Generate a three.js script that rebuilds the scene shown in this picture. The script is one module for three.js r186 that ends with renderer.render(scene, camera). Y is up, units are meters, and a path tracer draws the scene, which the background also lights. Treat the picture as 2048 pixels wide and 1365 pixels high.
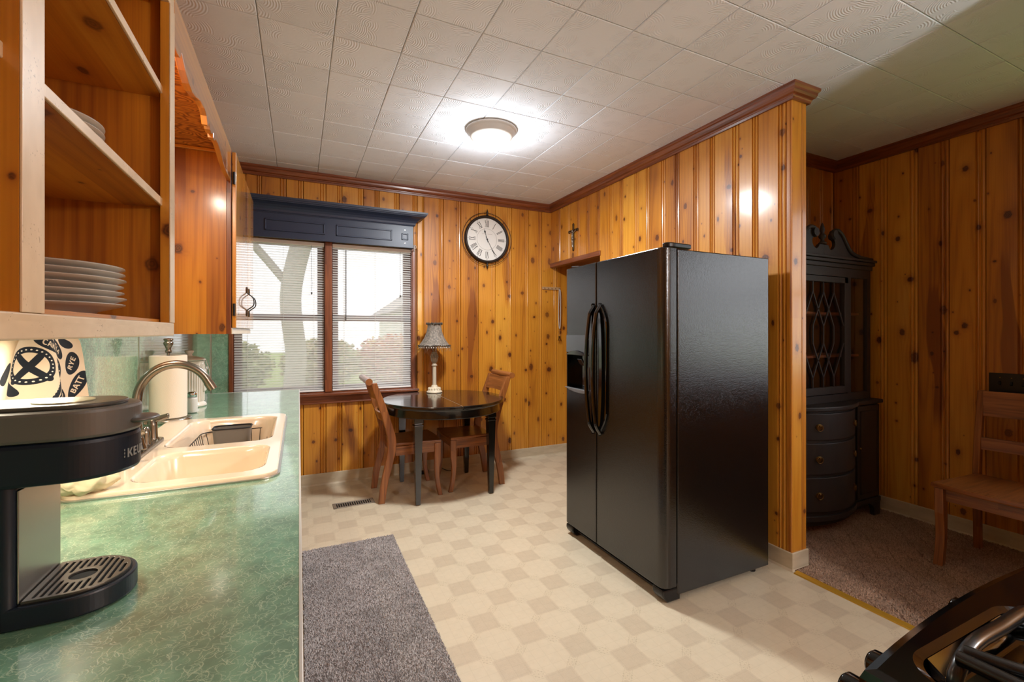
import * as THREE from 'three';
import { RoundedBoxGeometry } from 'three/addons/geometries/RoundedBoxGeometry.js';
import { mergeGeometries } from 'three/addons/utils/BufferGeometryUtils.js';
import { RectAreaLightUniformsLib } from 'three/addons/lights/RectAreaLightUniformsLib.js';
import { FontLoader } from 'three/addons/loaders/FontLoader.js';
import { TextGeometry } from 'three/addons/geometries/TextGeometry.js';
import { Brush, Evaluator, SUBTRACTION } from 'three-bvh-csg';

// ---------------------------------------------------------------- camera, sky, exposure
// World: x to the right along the window wall, y up, z = -D where D is the distance towards the window wall.
RectAreaLightUniformsLib.init();
const scene = new THREE.Scene();
const renderer = new THREE.WebGLRenderer({ antialias: true });
renderer.toneMapping = THREE.LinearToneMapping;
renderer.toneMappingExposure = 1.2;
renderer.shadowMap.enabled = true;
const camera = new THREE.PerspectiveCamera(2 * Math.atan(682.5 / 905.2) * 180 / Math.PI, 2048 / 1365, 0.05, 120);
camera.position.set(0, 1.32, 0);
camera.rotation.y = -25.216 * Math.PI / 180;
camera.setViewOffset(2048, 1365, 0, 18, 2048, 1365);
scene.background = new THREE.Color().setRGB(2.6, 2.66, 2.76);   // overcast sky
const LAMP = { down: 12.8, around: 1.0, pendant: 5, counter: 1, sink: 2.5 };   // candela, used in the lamps' builders; the pendant is added fill

// ---------------------------------------------------------------- helpers
let rs = 20240607;
const rnd = () => { rs |= 0; rs = rs + 0x6D2B79F5 | 0; let t = Math.imul(rs ^ rs >>> 15, 1 | rs); t = t + Math.imul(t ^ t >>> 7, 61 | t) ^ t; return ((t ^ t >>> 14) >>> 0) / 4294967296; };
const rr = (a, b) => a + (b - a) * rnd();
const PERM = new Float32Array(65536); for (let i = 0; i < 65536; i++) PERM[i] = rnd();
const hsh = (x, y) => PERM[((x & 255) << 8) | (y & 255)];
function vn(x, y) {
  const xi = Math.floor(x), yi = Math.floor(y); let fx = x - xi, fy = y - yi;
  fx = fx * fx * (3 - 2 * fx); fy = fy * fy * (3 - 2 * fy);
  const a = hsh(xi, yi), b = hsh(xi + 1, yi), c = hsh(xi, yi + 1), d = hsh(xi + 1, yi + 1);
  return a + (b - a) * fx + (c - a) * fy + (a - b - c + d) * fx * fy;
}
const fbm = (x, y) => vn(x, y) * .5 + vn(x * 2.1 + 7, y * 2.1 + 3) * .3 + vn(x * 4.3 + 1, y * 4.3 + 9) * .2;
const clamp = (x, a = 0, b = 1) => Math.min(b, Math.max(a, x));
const lerp = (a, b, t) => a + (b - a) * t;
const sst = (a, b, x) => { const t = clamp((x - a) / (b - a)); return t * t * (3 - 2 * t); };
function dataTex(w, h, fn, srgb = true, rep = true) {
  const d = new Uint8Array(w * h * 4), o = [0, 0, 0];
  for (let y = 0; y < h; y++) for (let x = 0; x < w; x++) { fn(x, y, o); const i = (y * w + x) * 4; d[i] = clamp(o[0], 0, 255); d[i + 1] = clamp(o[1], 0, 255); d[i + 2] = clamp(o[2], 0, 255); d[i + 3] = 255; }
  const t = new THREE.DataTexture(d, w, h); t.magFilter = THREE.LinearFilter; t.minFilter = THREE.LinearMipmapLinearFilter; t.generateMipmaps = true;
  if (rep) t.wrapS = t.wrapT = THREE.RepeatWrapping;
  if (srgb) t.colorSpace = THREE.SRGBColorSpace; t.needsUpdate = true; return t;
}
function canvasTex(w, h, draw, srgb = true) {
  const c = document.createElement('canvas'); c.width = w; c.height = h; draw(c.getContext('2d'), w, h);
  const t = new THREE.CanvasTexture(c); if (srgb) t.colorSpace = THREE.SRGBColorSpace; return t;
}
const repeat = (t, x, y) => { const c = t.clone(); c.repeat.set(x, y); c.needsUpdate = true; return c; };
const taken = {};
const numbered = n => { const k = taken[n] = (taken[n] ?? -1) + 1; return k ? n + '_' + String(k).padStart(3, '0') : n; };
const prep = g => { const q = g.index ? g.toNonIndexed() : g; for (const k of Object.keys(q.attributes)) if (!['position', 'normal', 'uv'].includes(k)) q.deleteAttribute(k); if (!q.attributes.uv) q.setAttribute('uv', new THREE.BufferAttribute(new Float32Array(q.attributes.position.count * 2), 2)); return q; };
function merge(gs) { if (!Array.isArray(gs)) return gs; return gs.length === 1 ? gs[0] : mergeGeometries(gs.map(prep)); }
function mk(name, gs, mat, parent, label) {
  const m = new THREE.Mesh(merge(gs), mat); m.castShadow = m.receiveShadow = true;
  m.name = parent === scene ? numbered(name) : name; parent.add(m); if (label) m.userData.label = label; return m;
}
function tag(o, label, category, group) { o.userData.label = label; o.userData.category = category; if (group) o.userData.group = group; return o; }
function thing(name, label, category, [x, y, D] = [0, 0, 0], turn = 0, group) {
  const o = new THREE.Group(); o.name = numbered(name); scene.add(o); o.position.set(x, y, -D); o.rotation.y = turn; return tag(o, label, category, group);
}
function struct(name) { const o = new THREE.Group(); o.name = name; o.userData.kind = 'structure'; scene.add(o); return o; }
function structMesh(name, gs, mat) { const m = mk(name, gs, mat, scene); m.userData.kind = 'structure'; return m; }
const T = (g, x = 0, y = 0, z = 0, rx = 0, ry = 0, rz = 0) => { if (rx) g.rotateX(rx); if (ry) g.rotateY(ry); if (rz) g.rotateZ(rz); return g.translate(x, y, z); };
// box by its limits
function bx(x0, x1, y0, y1, z0, z1, r = 0) {
  const w = x1 - x0, h = y1 - y0, d = z1 - z0;
  const g = r ? new RoundedBoxGeometry(w, h, d, 2, Math.min(r, w / 2.01, h / 2.01, d / 2.01)) : new THREE.BoxGeometry(w, h, d);
  return g.translate((x0 + x1) / 2, (y0 + y1) / 2, (z0 + z1) / 2);
}
const cyl = (r0, r1, h, x = 0, y = 0, z = 0, n = 24) => new THREE.CylinderGeometry(r1, r0, h, n).translate(x, y + h / 2, z);
const tube = (pts, r, n = 24, m = 8, closed = false) => new THREE.TubeGeometry(new THREE.CatmullRomCurve3(pts.map(p => new THREE.Vector3(...p)), closed), n, r, m, closed);
const lathe = (pts, n = 32) => new THREE.LatheGeometry(pts.map(p => new THREE.Vector2(...p)), n);
const shapeOf = pts => { const s = new THREE.Shape(); pts.forEach((p, i) => i ? s.lineTo(...p) : s.moveTo(...p)); return s; };
function ext(s, depth, bevel = 0, cs = 12) {
  const sh = Array.isArray(s) ? shapeOf(s) : s;
  const g = new THREE.ExtrudeGeometry(sh, { depth: depth - 2 * bevel, bevelEnabled: bevel > 0, bevelSize: bevel, bevelThickness: bevel, bevelOffset: -bevel, bevelSegments: 2, curveSegments: cs });
  return g.translate(0, 0, bevel);
}
function rrect(x0, x1, y0, y1, r) {
  const s = new THREE.Shape(); s.moveTo(x0 + r, y0); s.lineTo(x1 - r, y0); s.absarc(x1 - r, y0 + r, r, -Math.PI / 2, 0); s.lineTo(x1, y1 - r); s.absarc(x1 - r, y1 - r, r, 0, Math.PI / 2);
  s.lineTo(x0 + r, y1); s.absarc(x0 + r, y1 - r, r, Math.PI / 2, Math.PI); s.lineTo(x0, y0 + r); s.absarc(x0 + r, y0 + r, r, Math.PI, Math.PI * 1.5); return s;
}
// texture coordinates in metres from the dominant face direction; v follows the grain axis
function uvm(g, grain = 1, off = [0, 0]) {
  g = prep(g); const p = g.attributes.position, n = g.attributes.normal, uv = new Float32Array(p.count * 2);
  for (let i = 0; i < p.count; i += 3) {
    let nx = 0, ny = 0, nz = 0; for (let k = 0; k < 3; k++) { nx += Math.abs(n.getX(i + k)); ny += Math.abs(n.getY(i + k)); nz += Math.abs(n.getZ(i + k)); }
    const ax = nx > ny && nx > nz ? 0 : ny > nz ? 1 : 2, rest = [0, 1, 2].filter(a => a !== ax);
    let va = rest.includes(grain) ? grain : rest[1], ua = rest.find(a => a !== va);
    for (let k = 0; k < 3; k++) { const c = [p.getX(i + k), p.getY(i + k), p.getZ(i + k)]; uv[(i + k) * 2] = c[ua] + off[0]; uv[(i + k) * 2 + 1] = c[va] + off[1]; }
  }
  g.setAttribute('uv', new THREE.BufferAttribute(uv, 2)); return g;
}
const woodOff = () => [Math.floor(rr(0, 40)) * .2, rr(0, 3)];
const wood = (gs, grain = 1) => { const g = merge([].concat(gs)); g.computeBoundingBox(); const a = g.boundingBox.min.getComponent(grain), b = g.boundingBox.max.getComponent(grain), o = woodOff(); o[1] = b - a < 2.6 ? -a + .03 + rnd() * (2.64 - (b - a)) : o[1]; return uvm(g, grain, o); };
const std = (c, rough = .6, metal = 0, extra = {}) => new THREE.MeshPhysicalMaterial({ color: c, roughness: rough, metalness: metal, ...extra });

// ---------------------------------------------------------------- textures
// knotty pine: 8 boards of 0.2 m side by side, 2.7 m tall
function pineTex(pal, knotN = [7, 12], flame = .3) {
  const C = 8, W = 1024, H = 2048, cw = W / C, cols = [];
  for (let c = 0; c < C; c++) {
    const ks = [], n = Math.floor(rr(...knotN));
    for (let k = 0; k < n; k++) { const s = rnd() < .15 ? rr(.016, .022) : rr(.006, .015); ks.push({ x: rr(.02, .18), y: (k + rr(.05, .95)) / n * 2.7, rx: s * rr(.75, 1.2), ry: s * rr(.9, 1.7), d: rr(.45, 1) }); }
    for (let k = 0; k < n * .7; k++) { const s = rr(.002, .005); ks.push({ x: rr(.02, .18), y: rr(.05, 2.65), rx: s, ry: s * rr(1, 1.5), d: rr(.6, 1) }); }
    cols.push({ ks, tone: rnd(), cath: rnd() < .5, cx: rr(.06, .14), cy: rr(.2, 2.5), o: rr(0, 200), fl: rnd() < flame ? { x: rr(.07, .13), y: rr(.6, 2) } : null });
  }
  return dataTex(W, H, (px, py, o) => {
    const c = cols[Math.floor(px / cw)], x = (px % cw) / cw * .2, y = py / H * 2.7;
    let push = 0, kn = 9, kd = 0, halo = 0;
    for (const k of c.ks) {
      let dy = y - k.y; if (dy > .5 || dy < -.5) continue; const dx = x - k.x, sg = dx < 0 ? -1 : 1;
      const e = Math.exp(-(dx * dx) / (k.rx * k.rx * 9) - (dy * dy) / (k.ry * k.ry * 22)); push += sg * e * k.rx * 1.3;
      const wob = 1 + .3 * (vn(x * 110 + c.o, y * 110) - .5), q = Math.hypot(dx / k.rx, dy / k.ry) * wob; if (q < kn) { kn = q; kd = k.d; } halo = Math.max(halo, Math.exp(-Math.max(0, q - 1) * .95) * k.d);
    }
    let gx = x - push + .014 * vn(x * 5 + c.o, y * 1.3) + .03 * vn(c.o, y * .5 + c.o);
    let g = c.cath ? Math.sqrt((gx - c.cx) ** 2 + ((y - c.cy) * .045) ** 2) * 70 : gx * 70;
    g += vn(x * 30 + c.o, y * 2) * .8;
    let ring = .5 + .5 * Math.sin(g * 6.283 * .55); ring = ring * ring;
    const streak = vn(x * 520 + c.o, y * 7), low = fbm(x * 9 + c.o, y * 1.1 + c.o);
    let t = .17 * ring * (.25 + low * .9) + .14 * streak + .55 * low + .08 + (c.tone - .5) * .55;
    if (c.fl) { const dy = y - c.fl.y, wd = .02 + .035 * Math.exp(-((dy + .25) ** 2) / .03) + .012 * vn(y * 6, c.o), f = sst(wd, wd * .75, Math.abs(x - c.fl.x + .015 * Math.sin(y * 5))) * sst(-.9, -.7, dy) * sst(.15, .0, dy); t += f * .38; }
    t = clamp(t * 1.05 - .02);
    let [r, gg, b] = t < .5 ? [0, 1, 2].map(i => lerp(pal[0][i], pal[1][i], t * 2)) : [0, 1, 2].map(i => lerp(pal[1][i], pal[2][i], t * 2 - 1));
    const hz = clamp(halo * .55) * (kn > 1 ? 1 : 1); r = lerp(r, pal[2][0] * .93, hz); gg = lerp(gg, pal[2][1] * .82, hz); b = lerp(b, pal[2][2] * .7, hz);
    if (kn < 1.25) { const f = sst(1.25, .8, kn) * clamp(kd + .1) * (.7 + .3 * vn(x * 300, y * 300)), q = .8 + .75 * Math.abs(Math.sin(kn * 7 + vn(x * 90, y * 90) * 2)); r = lerp(r, pal[3][0] * q, f); gg = lerp(gg, pal[3][1] * q, f); b = lerp(b, pal[3][2] * q, f); }
    o[0] = r; o[1] = gg; o[2] = b;
  });
}
const PAL = [[230, 168, 64], [204, 133, 37], [144, 80, 24], [66, 34, 15]];
const pineT = [pineTex(PAL), pineTex(PAL)];
const pineSheetT = repeat(pineT[1], 1 / 1.6, 1 / 2.7);
// plain fine-grained hardwood, tiles over 0.5 x 1 m
function grainTex(a, b, c, freq = 60) {
  return dataTex(256, 512, (x, y, o) => {
    const u = x / 256, v = y / 512, w = u + .05 * Math.sin(v * 6.283) * Math.sin(u * 6.283);
    let t = .5 * vn(u * freq, v * 5) + .3 * vn(u * freq * 2.7, v * 14) + .35 * (.5 + .5 * Math.sin(w * 6.283 * 9)) * vn(u * 9, v * 3);
    t = clamp(t); for (let i = 0; i < 3; i++) o[i] = t < .5 ? lerp(a[i], b[i], t * 2) : lerp(b[i], c[i], t * 2 - 1);
  });
}
const chairT = repeat(grainTex([176, 112, 58], [142, 84, 40], [98, 54, 25]), 2, 1);
const trimT = repeat(grainTex([152, 86, 44], [124, 64, 32], [88, 42, 22], 40), 2, 1);
// combed plaster relief of the ceiling tiles: overlapping fans of arcs
const fans = []; for (let i = 0; i < 70; i++) fans.push({ x: rnd(), y: rnd(), a: rr(0, 6.283), r0: rr(.02, .05), r1: rr(.12, .2), w: rr(.5, .95), f: rr(52, 70) });
const ceilB = dataTex(768, 768, (px, py, o) => {
  const x = px / 768, y = py / 768; let h = .45;
  for (const f of fans) {
    let dx = x - f.x, dy = y - f.y; dx -= Math.round(dx); dy -= Math.round(dy); const r = Math.hypot(dx, dy); if (r < f.r0 || r > f.r1) continue;
    let da = Math.atan2(dy, dx) - f.a; da = Math.abs(Math.atan2(Math.sin(da), Math.cos(da))); if (da > f.w) continue;
    const e = sst(0, .25, (f.w - da)) * sst(f.r0, f.r0 + .015, r) * sst(f.r1, f.r1 - .02, r); h = lerp(h, .5 + .45 * Math.sin(r * f.f * 6.283), e);
  }
  o[0] = o[1] = o[2] = 255 * clamp(h * .8 + .2 * fbm(x * 40, y * 40));
}, false);
const speck = (w, h, fn) => dataTex(w, h, fn);
const noiseB = dataTex(512, 512, (x, y, o) => { o[0] = o[1] = o[2] = 255 * (.6 * hsh(x * 7 + (y >> 3), y * 3) + .4 * vn(x * .5, y * .5)); }, false);
const pebbleB = dataTex(512, 512, (x, y, o) => { const a = vn(x / 3.2, y / 3.2), b = vn(x / 1.7 + 40, y / 1.7); o[0] = o[1] = o[2] = 255 * clamp(.65 * Math.abs(a - .5) * 2 + .35 * b); }, false);
// green laminate: pale fibres scattered over a mottled green
function laminate() {
  const S = 1024, f = new Float32Array(S * S);
  for (let k = 0; k < 7000; k++) {
    let x = rr(0, S), y = rr(0, S), a = rr(0, 6.283), c = rr(-.13, .13), n = Math.floor(rr(10, 34)), s = rr(.35, 1);
    for (let i = 0; i < n; i++) { x += Math.cos(a) * 1.1; y += Math.sin(a) * 1.1; a += c + rr(-.09, .09); const xi = ((x | 0) + S) % S, yi = ((y | 0) + S) % S; f[yi * S + xi] = Math.max(f[yi * S + xi], s); f[yi * S + (xi + 1) % S] = Math.max(f[yi * S + (xi + 1) % S], s * .5); }
  }
  const col = (x, y, o) => { const l = fbm(x / 70, y / 70), e = f[y * S + x] * .9, m = .8 + .35 * l + .08 * hsh(x, y); o[0] = lerp(112 * m, 208, e); o[1] = lerp(152 * m, 222, e); o[2] = lerp(124 * m, 190, e); };
  return [dataTex(S, S, col), dataTex(S, S, (x, y, o) => { o[0] = o[1] = o[2] = 128 + 110 * f[y * S + x]; }, false)];
}
const [lamT, lamB] = laminate();
// sheet vinyl: repeat of 0.305 m with two octagon medallions and two speckled squares
const vinylT = dataTex(1024, 1024, (px, py, o) => {
  const u = px / 1024 * 2, v = py / 1024 * 2;                       // cells of 0.1525 m
  const oct = (cu, cv) => { let a = Math.abs(u - cu), b = Math.abs(v - cv); a = Math.min(a, 2 - a); b = Math.min(b, 2 - b); return Math.max(a, b, (a + b) * .72); };
  const d = Math.min(oct(0, 0), oct(1, 1), oct(2, 2), oct(0, 2), oct(2, 0)), sp = hsh(px >> 1, py >> 1), sp2 = vn(px / 3, py / 3), lo = fbm(px / 90, py / 90);
  let r, g, b; const chq = (cu, cv) => { let a = Math.abs(u - cu), c = Math.abs(v - cv); a = Math.min(a, 2 - a); c = Math.min(c, 2 - c); return Math.max(a, c); };
  const q = Math.min(chq(1, 0), chq(0, 1)), wob = .03 * (sp2 - .5), ins = sst(.43 + wob, .37 + wob, q);
  const sq = [209 - 11 * sp2 - 7 * sp, 194 - 12 * sp2 - 7 * sp, 168 - 12 * sp2 - 7 * sp], oc = [214 - 4 * sp, 200 - 4 * sp, 173 - 4 * sp];
  r = lerp(oc[0], sq[0], ins); g = lerp(oc[1], sq[1], ins); b = lerp(oc[2], sq[2], ins);
  if (Math.abs(d - .62) < .009 && ins < .5) { r -= 8; g -= 8; b -= 8; }
  const gl = (t) => { const f = Math.abs(((t * 3) % 1 + 1) % 1 - .5); return f < .02; };
  if (gl(u + .166) || gl(v + .166)) { r -= 6; g -= 6; b -= 6; }
  // small flower motifs where medallions meet
  for (const [cu, cv] of [[.5, .5], [1.5, 1.5], [.5, 1.5], [1.5, .5]]) { const q2 = Math.hypot(u - cu, v - cv), an = Math.atan2(v - cv, u - cu); if (q2 < .15) { const pet = Math.abs(Math.sin(an * 4)) * .12; if (q2 < .02 || (q2 < pet + .02 && q2 > pet - .012)) { r -= 16; g -= 17; b -= 18; } } }
  const w = (lo - .5) * 8; o[0] = r + w; o[1] = g + w; o[2] = b + w;
});
const carpetT = dataTex(512, 512, (x, y, o) => { const n = hsh(x, y), m = fbm(x / 45, y / 45), k = .55 + .6 * n + .35 * (m - .5); o[0] = 140 * k; o[1] = 106 * k; o[2] = 84 * k; });
const rugT = dataTex(512, 512, (x, y, o) => { const n = hsh(x + 9, y), m = fbm(x / 60, y / 60), k = .6 + .55 * n + .3 * (m - .5); o[0] = 132 * k; o[1] = 122 * k; o[2] = 117 * k; });
const plyT = dataTex(512, 512, (x, y, o) => { const q = .5 + .5 * Math.sin(fbm(x / 120 + 3, y / 60 + 8) * 95 + vn(x / 9, y / 9)), t = q * q; o[0] = lerp(206, 136, t); o[1] = lerp(134, 72, t); o[2] = lerp(48, 24, t); });
const vinylBaseT = repeat(grainTex([214, 198, 170], [204, 188, 160], [188, 170, 142], 30), 1, 2);
const glarePaintT = dataTex(512, 512, (x, y, o) => { const m = fbm(x / 40, y / 90), s = .6 * sst(.84, .95, vn(x / 3, y / 5)) * sst(.55, .75, vn(x / 40, y / 40)); o[0] = lerp(206 + 24 * m, 120, s); o[1] = lerp(178 + 26 * m, 92, s); o[2] = lerp(140 + 28 * m, 60, s); });  // window glare painted as a pale colour, with dark specks

// ---------------------------------------------------------------- materials
const lacquer = { clearcoat: .55, clearcoatRoughness: .16 };
const M = {
  plank: pineT.map(t => std(0xffffff, .42, 0, { map: t, ...lacquer })),
  pineGloss: std(0xffffff, .3, 0, { map: pineSheetT, clearcoat: 1, clearcoatRoughness: .06, ior: 1.8 }),
  pine: std(0xffffff, .4, 0, { map: pineSheetT, ...lacquer }),
  trim: std(0xffffff, .38, 0, { map: trimT, clearcoat: .4, clearcoatRoughness: .2 }),
  chair: std(0xffffff, .36, 0, { map: chairT, clearcoat: .35, clearcoatRoughness: .2 }),
  hutch: std(0x2f2723, .5), hutchDark: std(0x1d1815, .6),
  core: std(0x8a5a2c, .8), ceil: std(0xe6ecf5, .85, 0, { bumpMap: ceilB, bumpScale: .0018 }), ceilBack: std(0xa8a49c, .9),
  floor: std(0xffffff, .34, 0, { map: vinylT, clearcoat: .12, clearcoatRoughness: .3 }),
  carpet: std(0xffffff, .95, 0, { map: repeat(carpetT, 4, 4), bumpMap: repeat(noiseB, 4, 4), bumpScale: .004, sheen: .3 }), rug: std(0xffffff, .97, 0, { map: repeat(rugT, 4, 4), bumpMap: repeat(noiseB, 4, 4), bumpScale: .004 }),
  base: std(0xffffff, .5, 0, { map: vinylBaseT }), brass: std(0xd6a63a, .36, .55), oldBrass: std(0x8a6a3c, .38, 1),
  navy: std(0x222e46, .42, 0, { clearcoat: .12, clearcoatRoughness: .3 }), navyLite: std(0x262e3e, .35),
  white: std(0xf2f0ec, .45), slat: std(0xf4f2ee, .42, 0, { transmission: .5, thickness: 0 }), cord: std(0xd8d4cc, .8), wand: std(0x54504a, .3),
  glass: std(0xffffff, .02, 0, { transmission: 1, thickness: 0, ior: 1.45 }), dimGlass: std(0xdedede, .02, 0, { transmission: 1, thickness: 0, ior: 1.45 }), sash: std(0x5a3018, .5),  // grey pane tint added to dim the sky through the kitchen window
  lam: std(0xffffff, .3, 0, { map: repeat(lamT, 1.7, 1.7), bumpMap: repeat(lamB, 1.7, 1.7), bumpScale: .00025, clearcoat: 1, clearcoatRoughness: .09, ior: 1.6 }),
  splash: std(0xffffff, .14, 0, { map: repeat(lamT, 1.7, 1.7), clearcoat: 1, clearcoatRoughness: .05, ior: 1.9 }),
  alu: std(0xc9c6c0, .3, 1), steel: std(0xb9b3a8, .26, 1), nickel: std(0x8f877b, .26, 1), chrome: std(0xd8d8d8, .08, 1), iron: std(0x0c0b0b, .45), black: std(0x0d0d0e, .3), blackMat: std(0x111113, .6),
  fridge: std(0x0b0a0a, .17, 0, { bumpMap: repeat(pebbleB, 2.4, 2.4), bumpScale: .00045, ior: 1.7 }), fridgeGloss: std(0x0a0a0a, .1, 0, { clearcoat: .6, clearcoatRoughness: .05 }), gap: std(0x040404, .8),
  enamel: std(0xf3dcc0, .18, 0, { clearcoat: .6, clearcoatRoughness: .06 }), table: std(0x14110f, .2, 0, { clearcoat: .5, clearcoatRoughness: .08 }),
  ceramic: std(0xe9e0d2, .25, 0, { clearcoat: .4 }), plate: std(0xd8d0c4, .2, 0, { clearcoat: .6, clearcoatRoughness: .05 }), paper: std(0xf6efe2, .9), glarePaint: std(0xffffff, .4, 0, { map: repeat(glarePaintT, 3, 3), ...lacquer }),
  bronze: std(0x5b4a33, .42, .9), pewter: std(0x9a948b, .35, .8), rawWood: std(0xb78f62, .7), cloth: std(0xcdbf9c, .95), lanyard: std(0xb8b2aa, .85),
};

// ---------------------------------------------------------------- room measures
const HC = 2.68, DW = 4.238, XF = 2.46, TH = .13, DE = 1.6, XD = 3.91, DD = 2.197, XL = -.627, REAR = -1.8, PT = .02;

// floor: sheet vinyl in the kitchen, carpet in the dining room
function flat(x0, x1, d0, d1, y0, y1, mat, name, sx = 1, ox = 0, oz = 0) {
  const g = prep(bx(x0, x1, y0, y1, -d1, -d0)), p = g.attributes.position, uv = g.attributes.uv;
  for (let i = 0; i < p.count; i++) uv.setXY(i, (p.getX(i) - ox) / sx, (p.getZ(i) - oz) / sx);
  return structMesh(name, g, mat);
}
flat(XL - .15, XF + .0, REAR - .1, DW + .15, -.1, 0, M.floor, 'floor', .305, .76, -1.764);
flat(XF + .0, 3.25, DD + .02, DW + .15, -.1, 0, M.floor, 'floor_alcove', .305, .76, -1.764);
const carpet = flat(XF + .012, XD + .12, REAR - .1, DD + .02, -.1, .008, M.carpet, 'floor_dining', 1);
structMesh('trim_threshold', [prep(T(ext([[-.018, 0], [-.012, .005], [0, .0085], [.012, .012], [.02, .009], [.02, 0]], DE + 1.7), XF, 0, -DE + .02))], M.brass);

// ceiling tiles: each one a bevelled square
const ceiling = struct('ceiling');
mk('ceiling_board', [bx(XL - .12, XD + .12, HC + .012, HC + .1, -DW - .15, -REAR + .12)], M.ceilBack, ceiling);
{
  const sx = .306, sd = .3072, x0 = -.161 - 2 * sx, d0 = 2.229 - 7 * sd, cache = {};
  const tileGeo = (w, d) => {
    const key = w.toFixed(3) + d.toFixed(3); if (cache[key]) return cache[key];
    const a = w / 2 - .0012, b = d / 2 - .0012, e = .0035, q = [];
    const top = [[-a, -b], [a, -b], [a, b], [-a, b]], bot = [[-a + e, -b + e], [a - e, -b + e], [a - e, b - e], [-a + e, b - e]], P = [], U = [];
    const quad = (A, B, C, Dd) => { for (const v of [A, B, C, A, C, Dd]) { P.push(...v); U.push(v[0] / .62, v[2] / .62); } };
    const t3 = top.map(p => [p[0], .013, p[1]]), m3 = top.map(p => [p[0], .003, p[1]]), b3 = bot.map(p => [p[0], 0, p[1]]);
    quad(b3[0], b3[1], b3[2], b3[3]);
    for (let i = 0; i < 4; i++) { const j = (i + 1) % 4; quad(m3[i], m3[j], b3[j], b3[i]); quad(t3[i], t3[j], m3[j], m3[i]); }
    const g = new THREE.BufferGeometry(); g.setAttribute('position', new THREE.Float32BufferAttribute(P, 3)); g.setAttribute('uv', new THREE.Float32BufferAttribute(U, 2)); g.computeVertexNormals(); return cache[key] = g;
  };
  const mats = []; for (let i = 0; i < 6; i++) { const t = ceilB.clone(); t.offset.set(rnd(), rnd()); t.rotation = 0; t.needsUpdate = true; const m = M.ceil.clone(); m.bumpMap = t; m.color.multiplyScalar(rr(.965, 1.03)); mats.push(m); }
  for (let i = -1; i < 16; i++) for (let j = -2; j < 15; j++) {
    const xa = Math.max(x0 + i * sx, XL), xb = Math.min(x0 + (i + 1) * sx, XD), da = d0 + j * sd, db = Math.min(d0 + (j + 1) * sd, DW);
    if (xb - xa < .03 || db - da < .03) continue; if (xa > XF + TH && da > DD) continue; if (xb > XD + .001) continue;
    const m = mk('tile', tileGeo(xb - xa, db - da), mats[Math.floor(rnd() * 6)], ceiling); m.position.set((xa + xb) / 2, HC + rr(-.0006, .0006), -(da + db) / 2); m.rotation.set(rr(-.002, .002), 0, rr(-.002, .002));
  }
  const dr = d0 - 2 * sd; mk('ceiling_sheet', [uvm(bx(XL, XD, HC, HC + .012, -dr, -REAR), 0)], M.ceil, ceiling);
}

// ---------------------------------------------------------------- knotty pine walls, board by board
function plankGeo(w, h, col, vo, flip, vflip = false) {
  const full = w; w -= .0025; const t = PT, b = Math.min(.046, w * .3), f = w - b, k = b / .046, pr = [[0, 0], [0, t - .005], [.003, t], [f, t], [f + .001, t - .004], [f + .0028 * k, t - .0085], [f + .0048 * k, t - .0075]];
  const bead = (x, wd) => { for (let i = 0; i <= 4; i++) { const a = Math.PI * i / 4; pr.push([x + wd / 2 - Math.cos(a) * wd / 2, t - .006 + Math.sin(a) * .0055]); } };
  bead(f + .0055 * k, .0135 * k); pr.push([f + .021 * k, t - .0085], [f + .0235 * k, t - .0085]); bead(f + .0255 * k, b - .0255 * k - .0005); pr.push([w, t - .009], [w, 0]);
  const P = [], N = [], U = [];
  for (let i = 0; i < pr.length - 1; i++) {
    const [xa, za] = pr[i], [xb, zb] = pr[i + 1]; let nx = -(zb - za), nz = xb - xa; const l = Math.hypot(nx, nz); nx /= l; nz /= l;
    const ua = (col + clamp((flip ? w - xa : xa) / Math.max(.2, w), .01, .99)) / 8, ub = (col + clamp((flip ? w - xb : xb) / Math.max(.2, w), .01, .99)) / 8;
    for (const [x, z, y, u] of [[xa, za, 0, ua], [xb, zb, 0, ub], [xb, zb, h, ub], [xa, za, 0, ua], [xb, zb, h, ub], [xa, za, h, ua]]) { P.push(x, y, z); N.push(nx, 0, nz); U.push(u, vflip ? .995 - (y + vo) / 2.71 : .003 + (y + vo) / 2.71); }
  }
  const g = new THREE.BufferGeometry(); g.setAttribute('position', new THREE.Float32BufferAttribute(P, 3)); g.setAttribute('normal', new THREE.Float32BufferAttribute(N, 3)); g.setAttribute('uv', new THREE.Float32BufferAttribute(U, 2)); return g;
}
// joints: bead positions along the wall; lay() places boards whose bead strip ends at each joint
function lay(parent, joints, origin, turn, segs, mats = M.plank) {
  for (let i = 0; i < joints.length - 1; i++) {
    const a = joints[i], w = joints[i + 1] - a; const col = Math.floor(rnd() * 8), mt = mats[Math.floor(rnd() * mats.length)], fl = rnd() < .5, vf = rnd() < .5;
    for (const [y0, y1] of segs(a, w)) {
      if (y1 - y0 < .01) continue;
      const m = mk('plank', plankGeo(w, y1 - y0, col, y0, fl, vf), mt, parent); m.rotation.y = turn;
      m.position.copy(new THREE.Vector3(a, y0, 0).applyAxisAngle(new THREE.Vector3(0, 1, 0), turn)).add(new THREE.Vector3(origin[0], 0, -origin[1]));
    }
  }
}
const S = .021;   // half a bead strip
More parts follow.
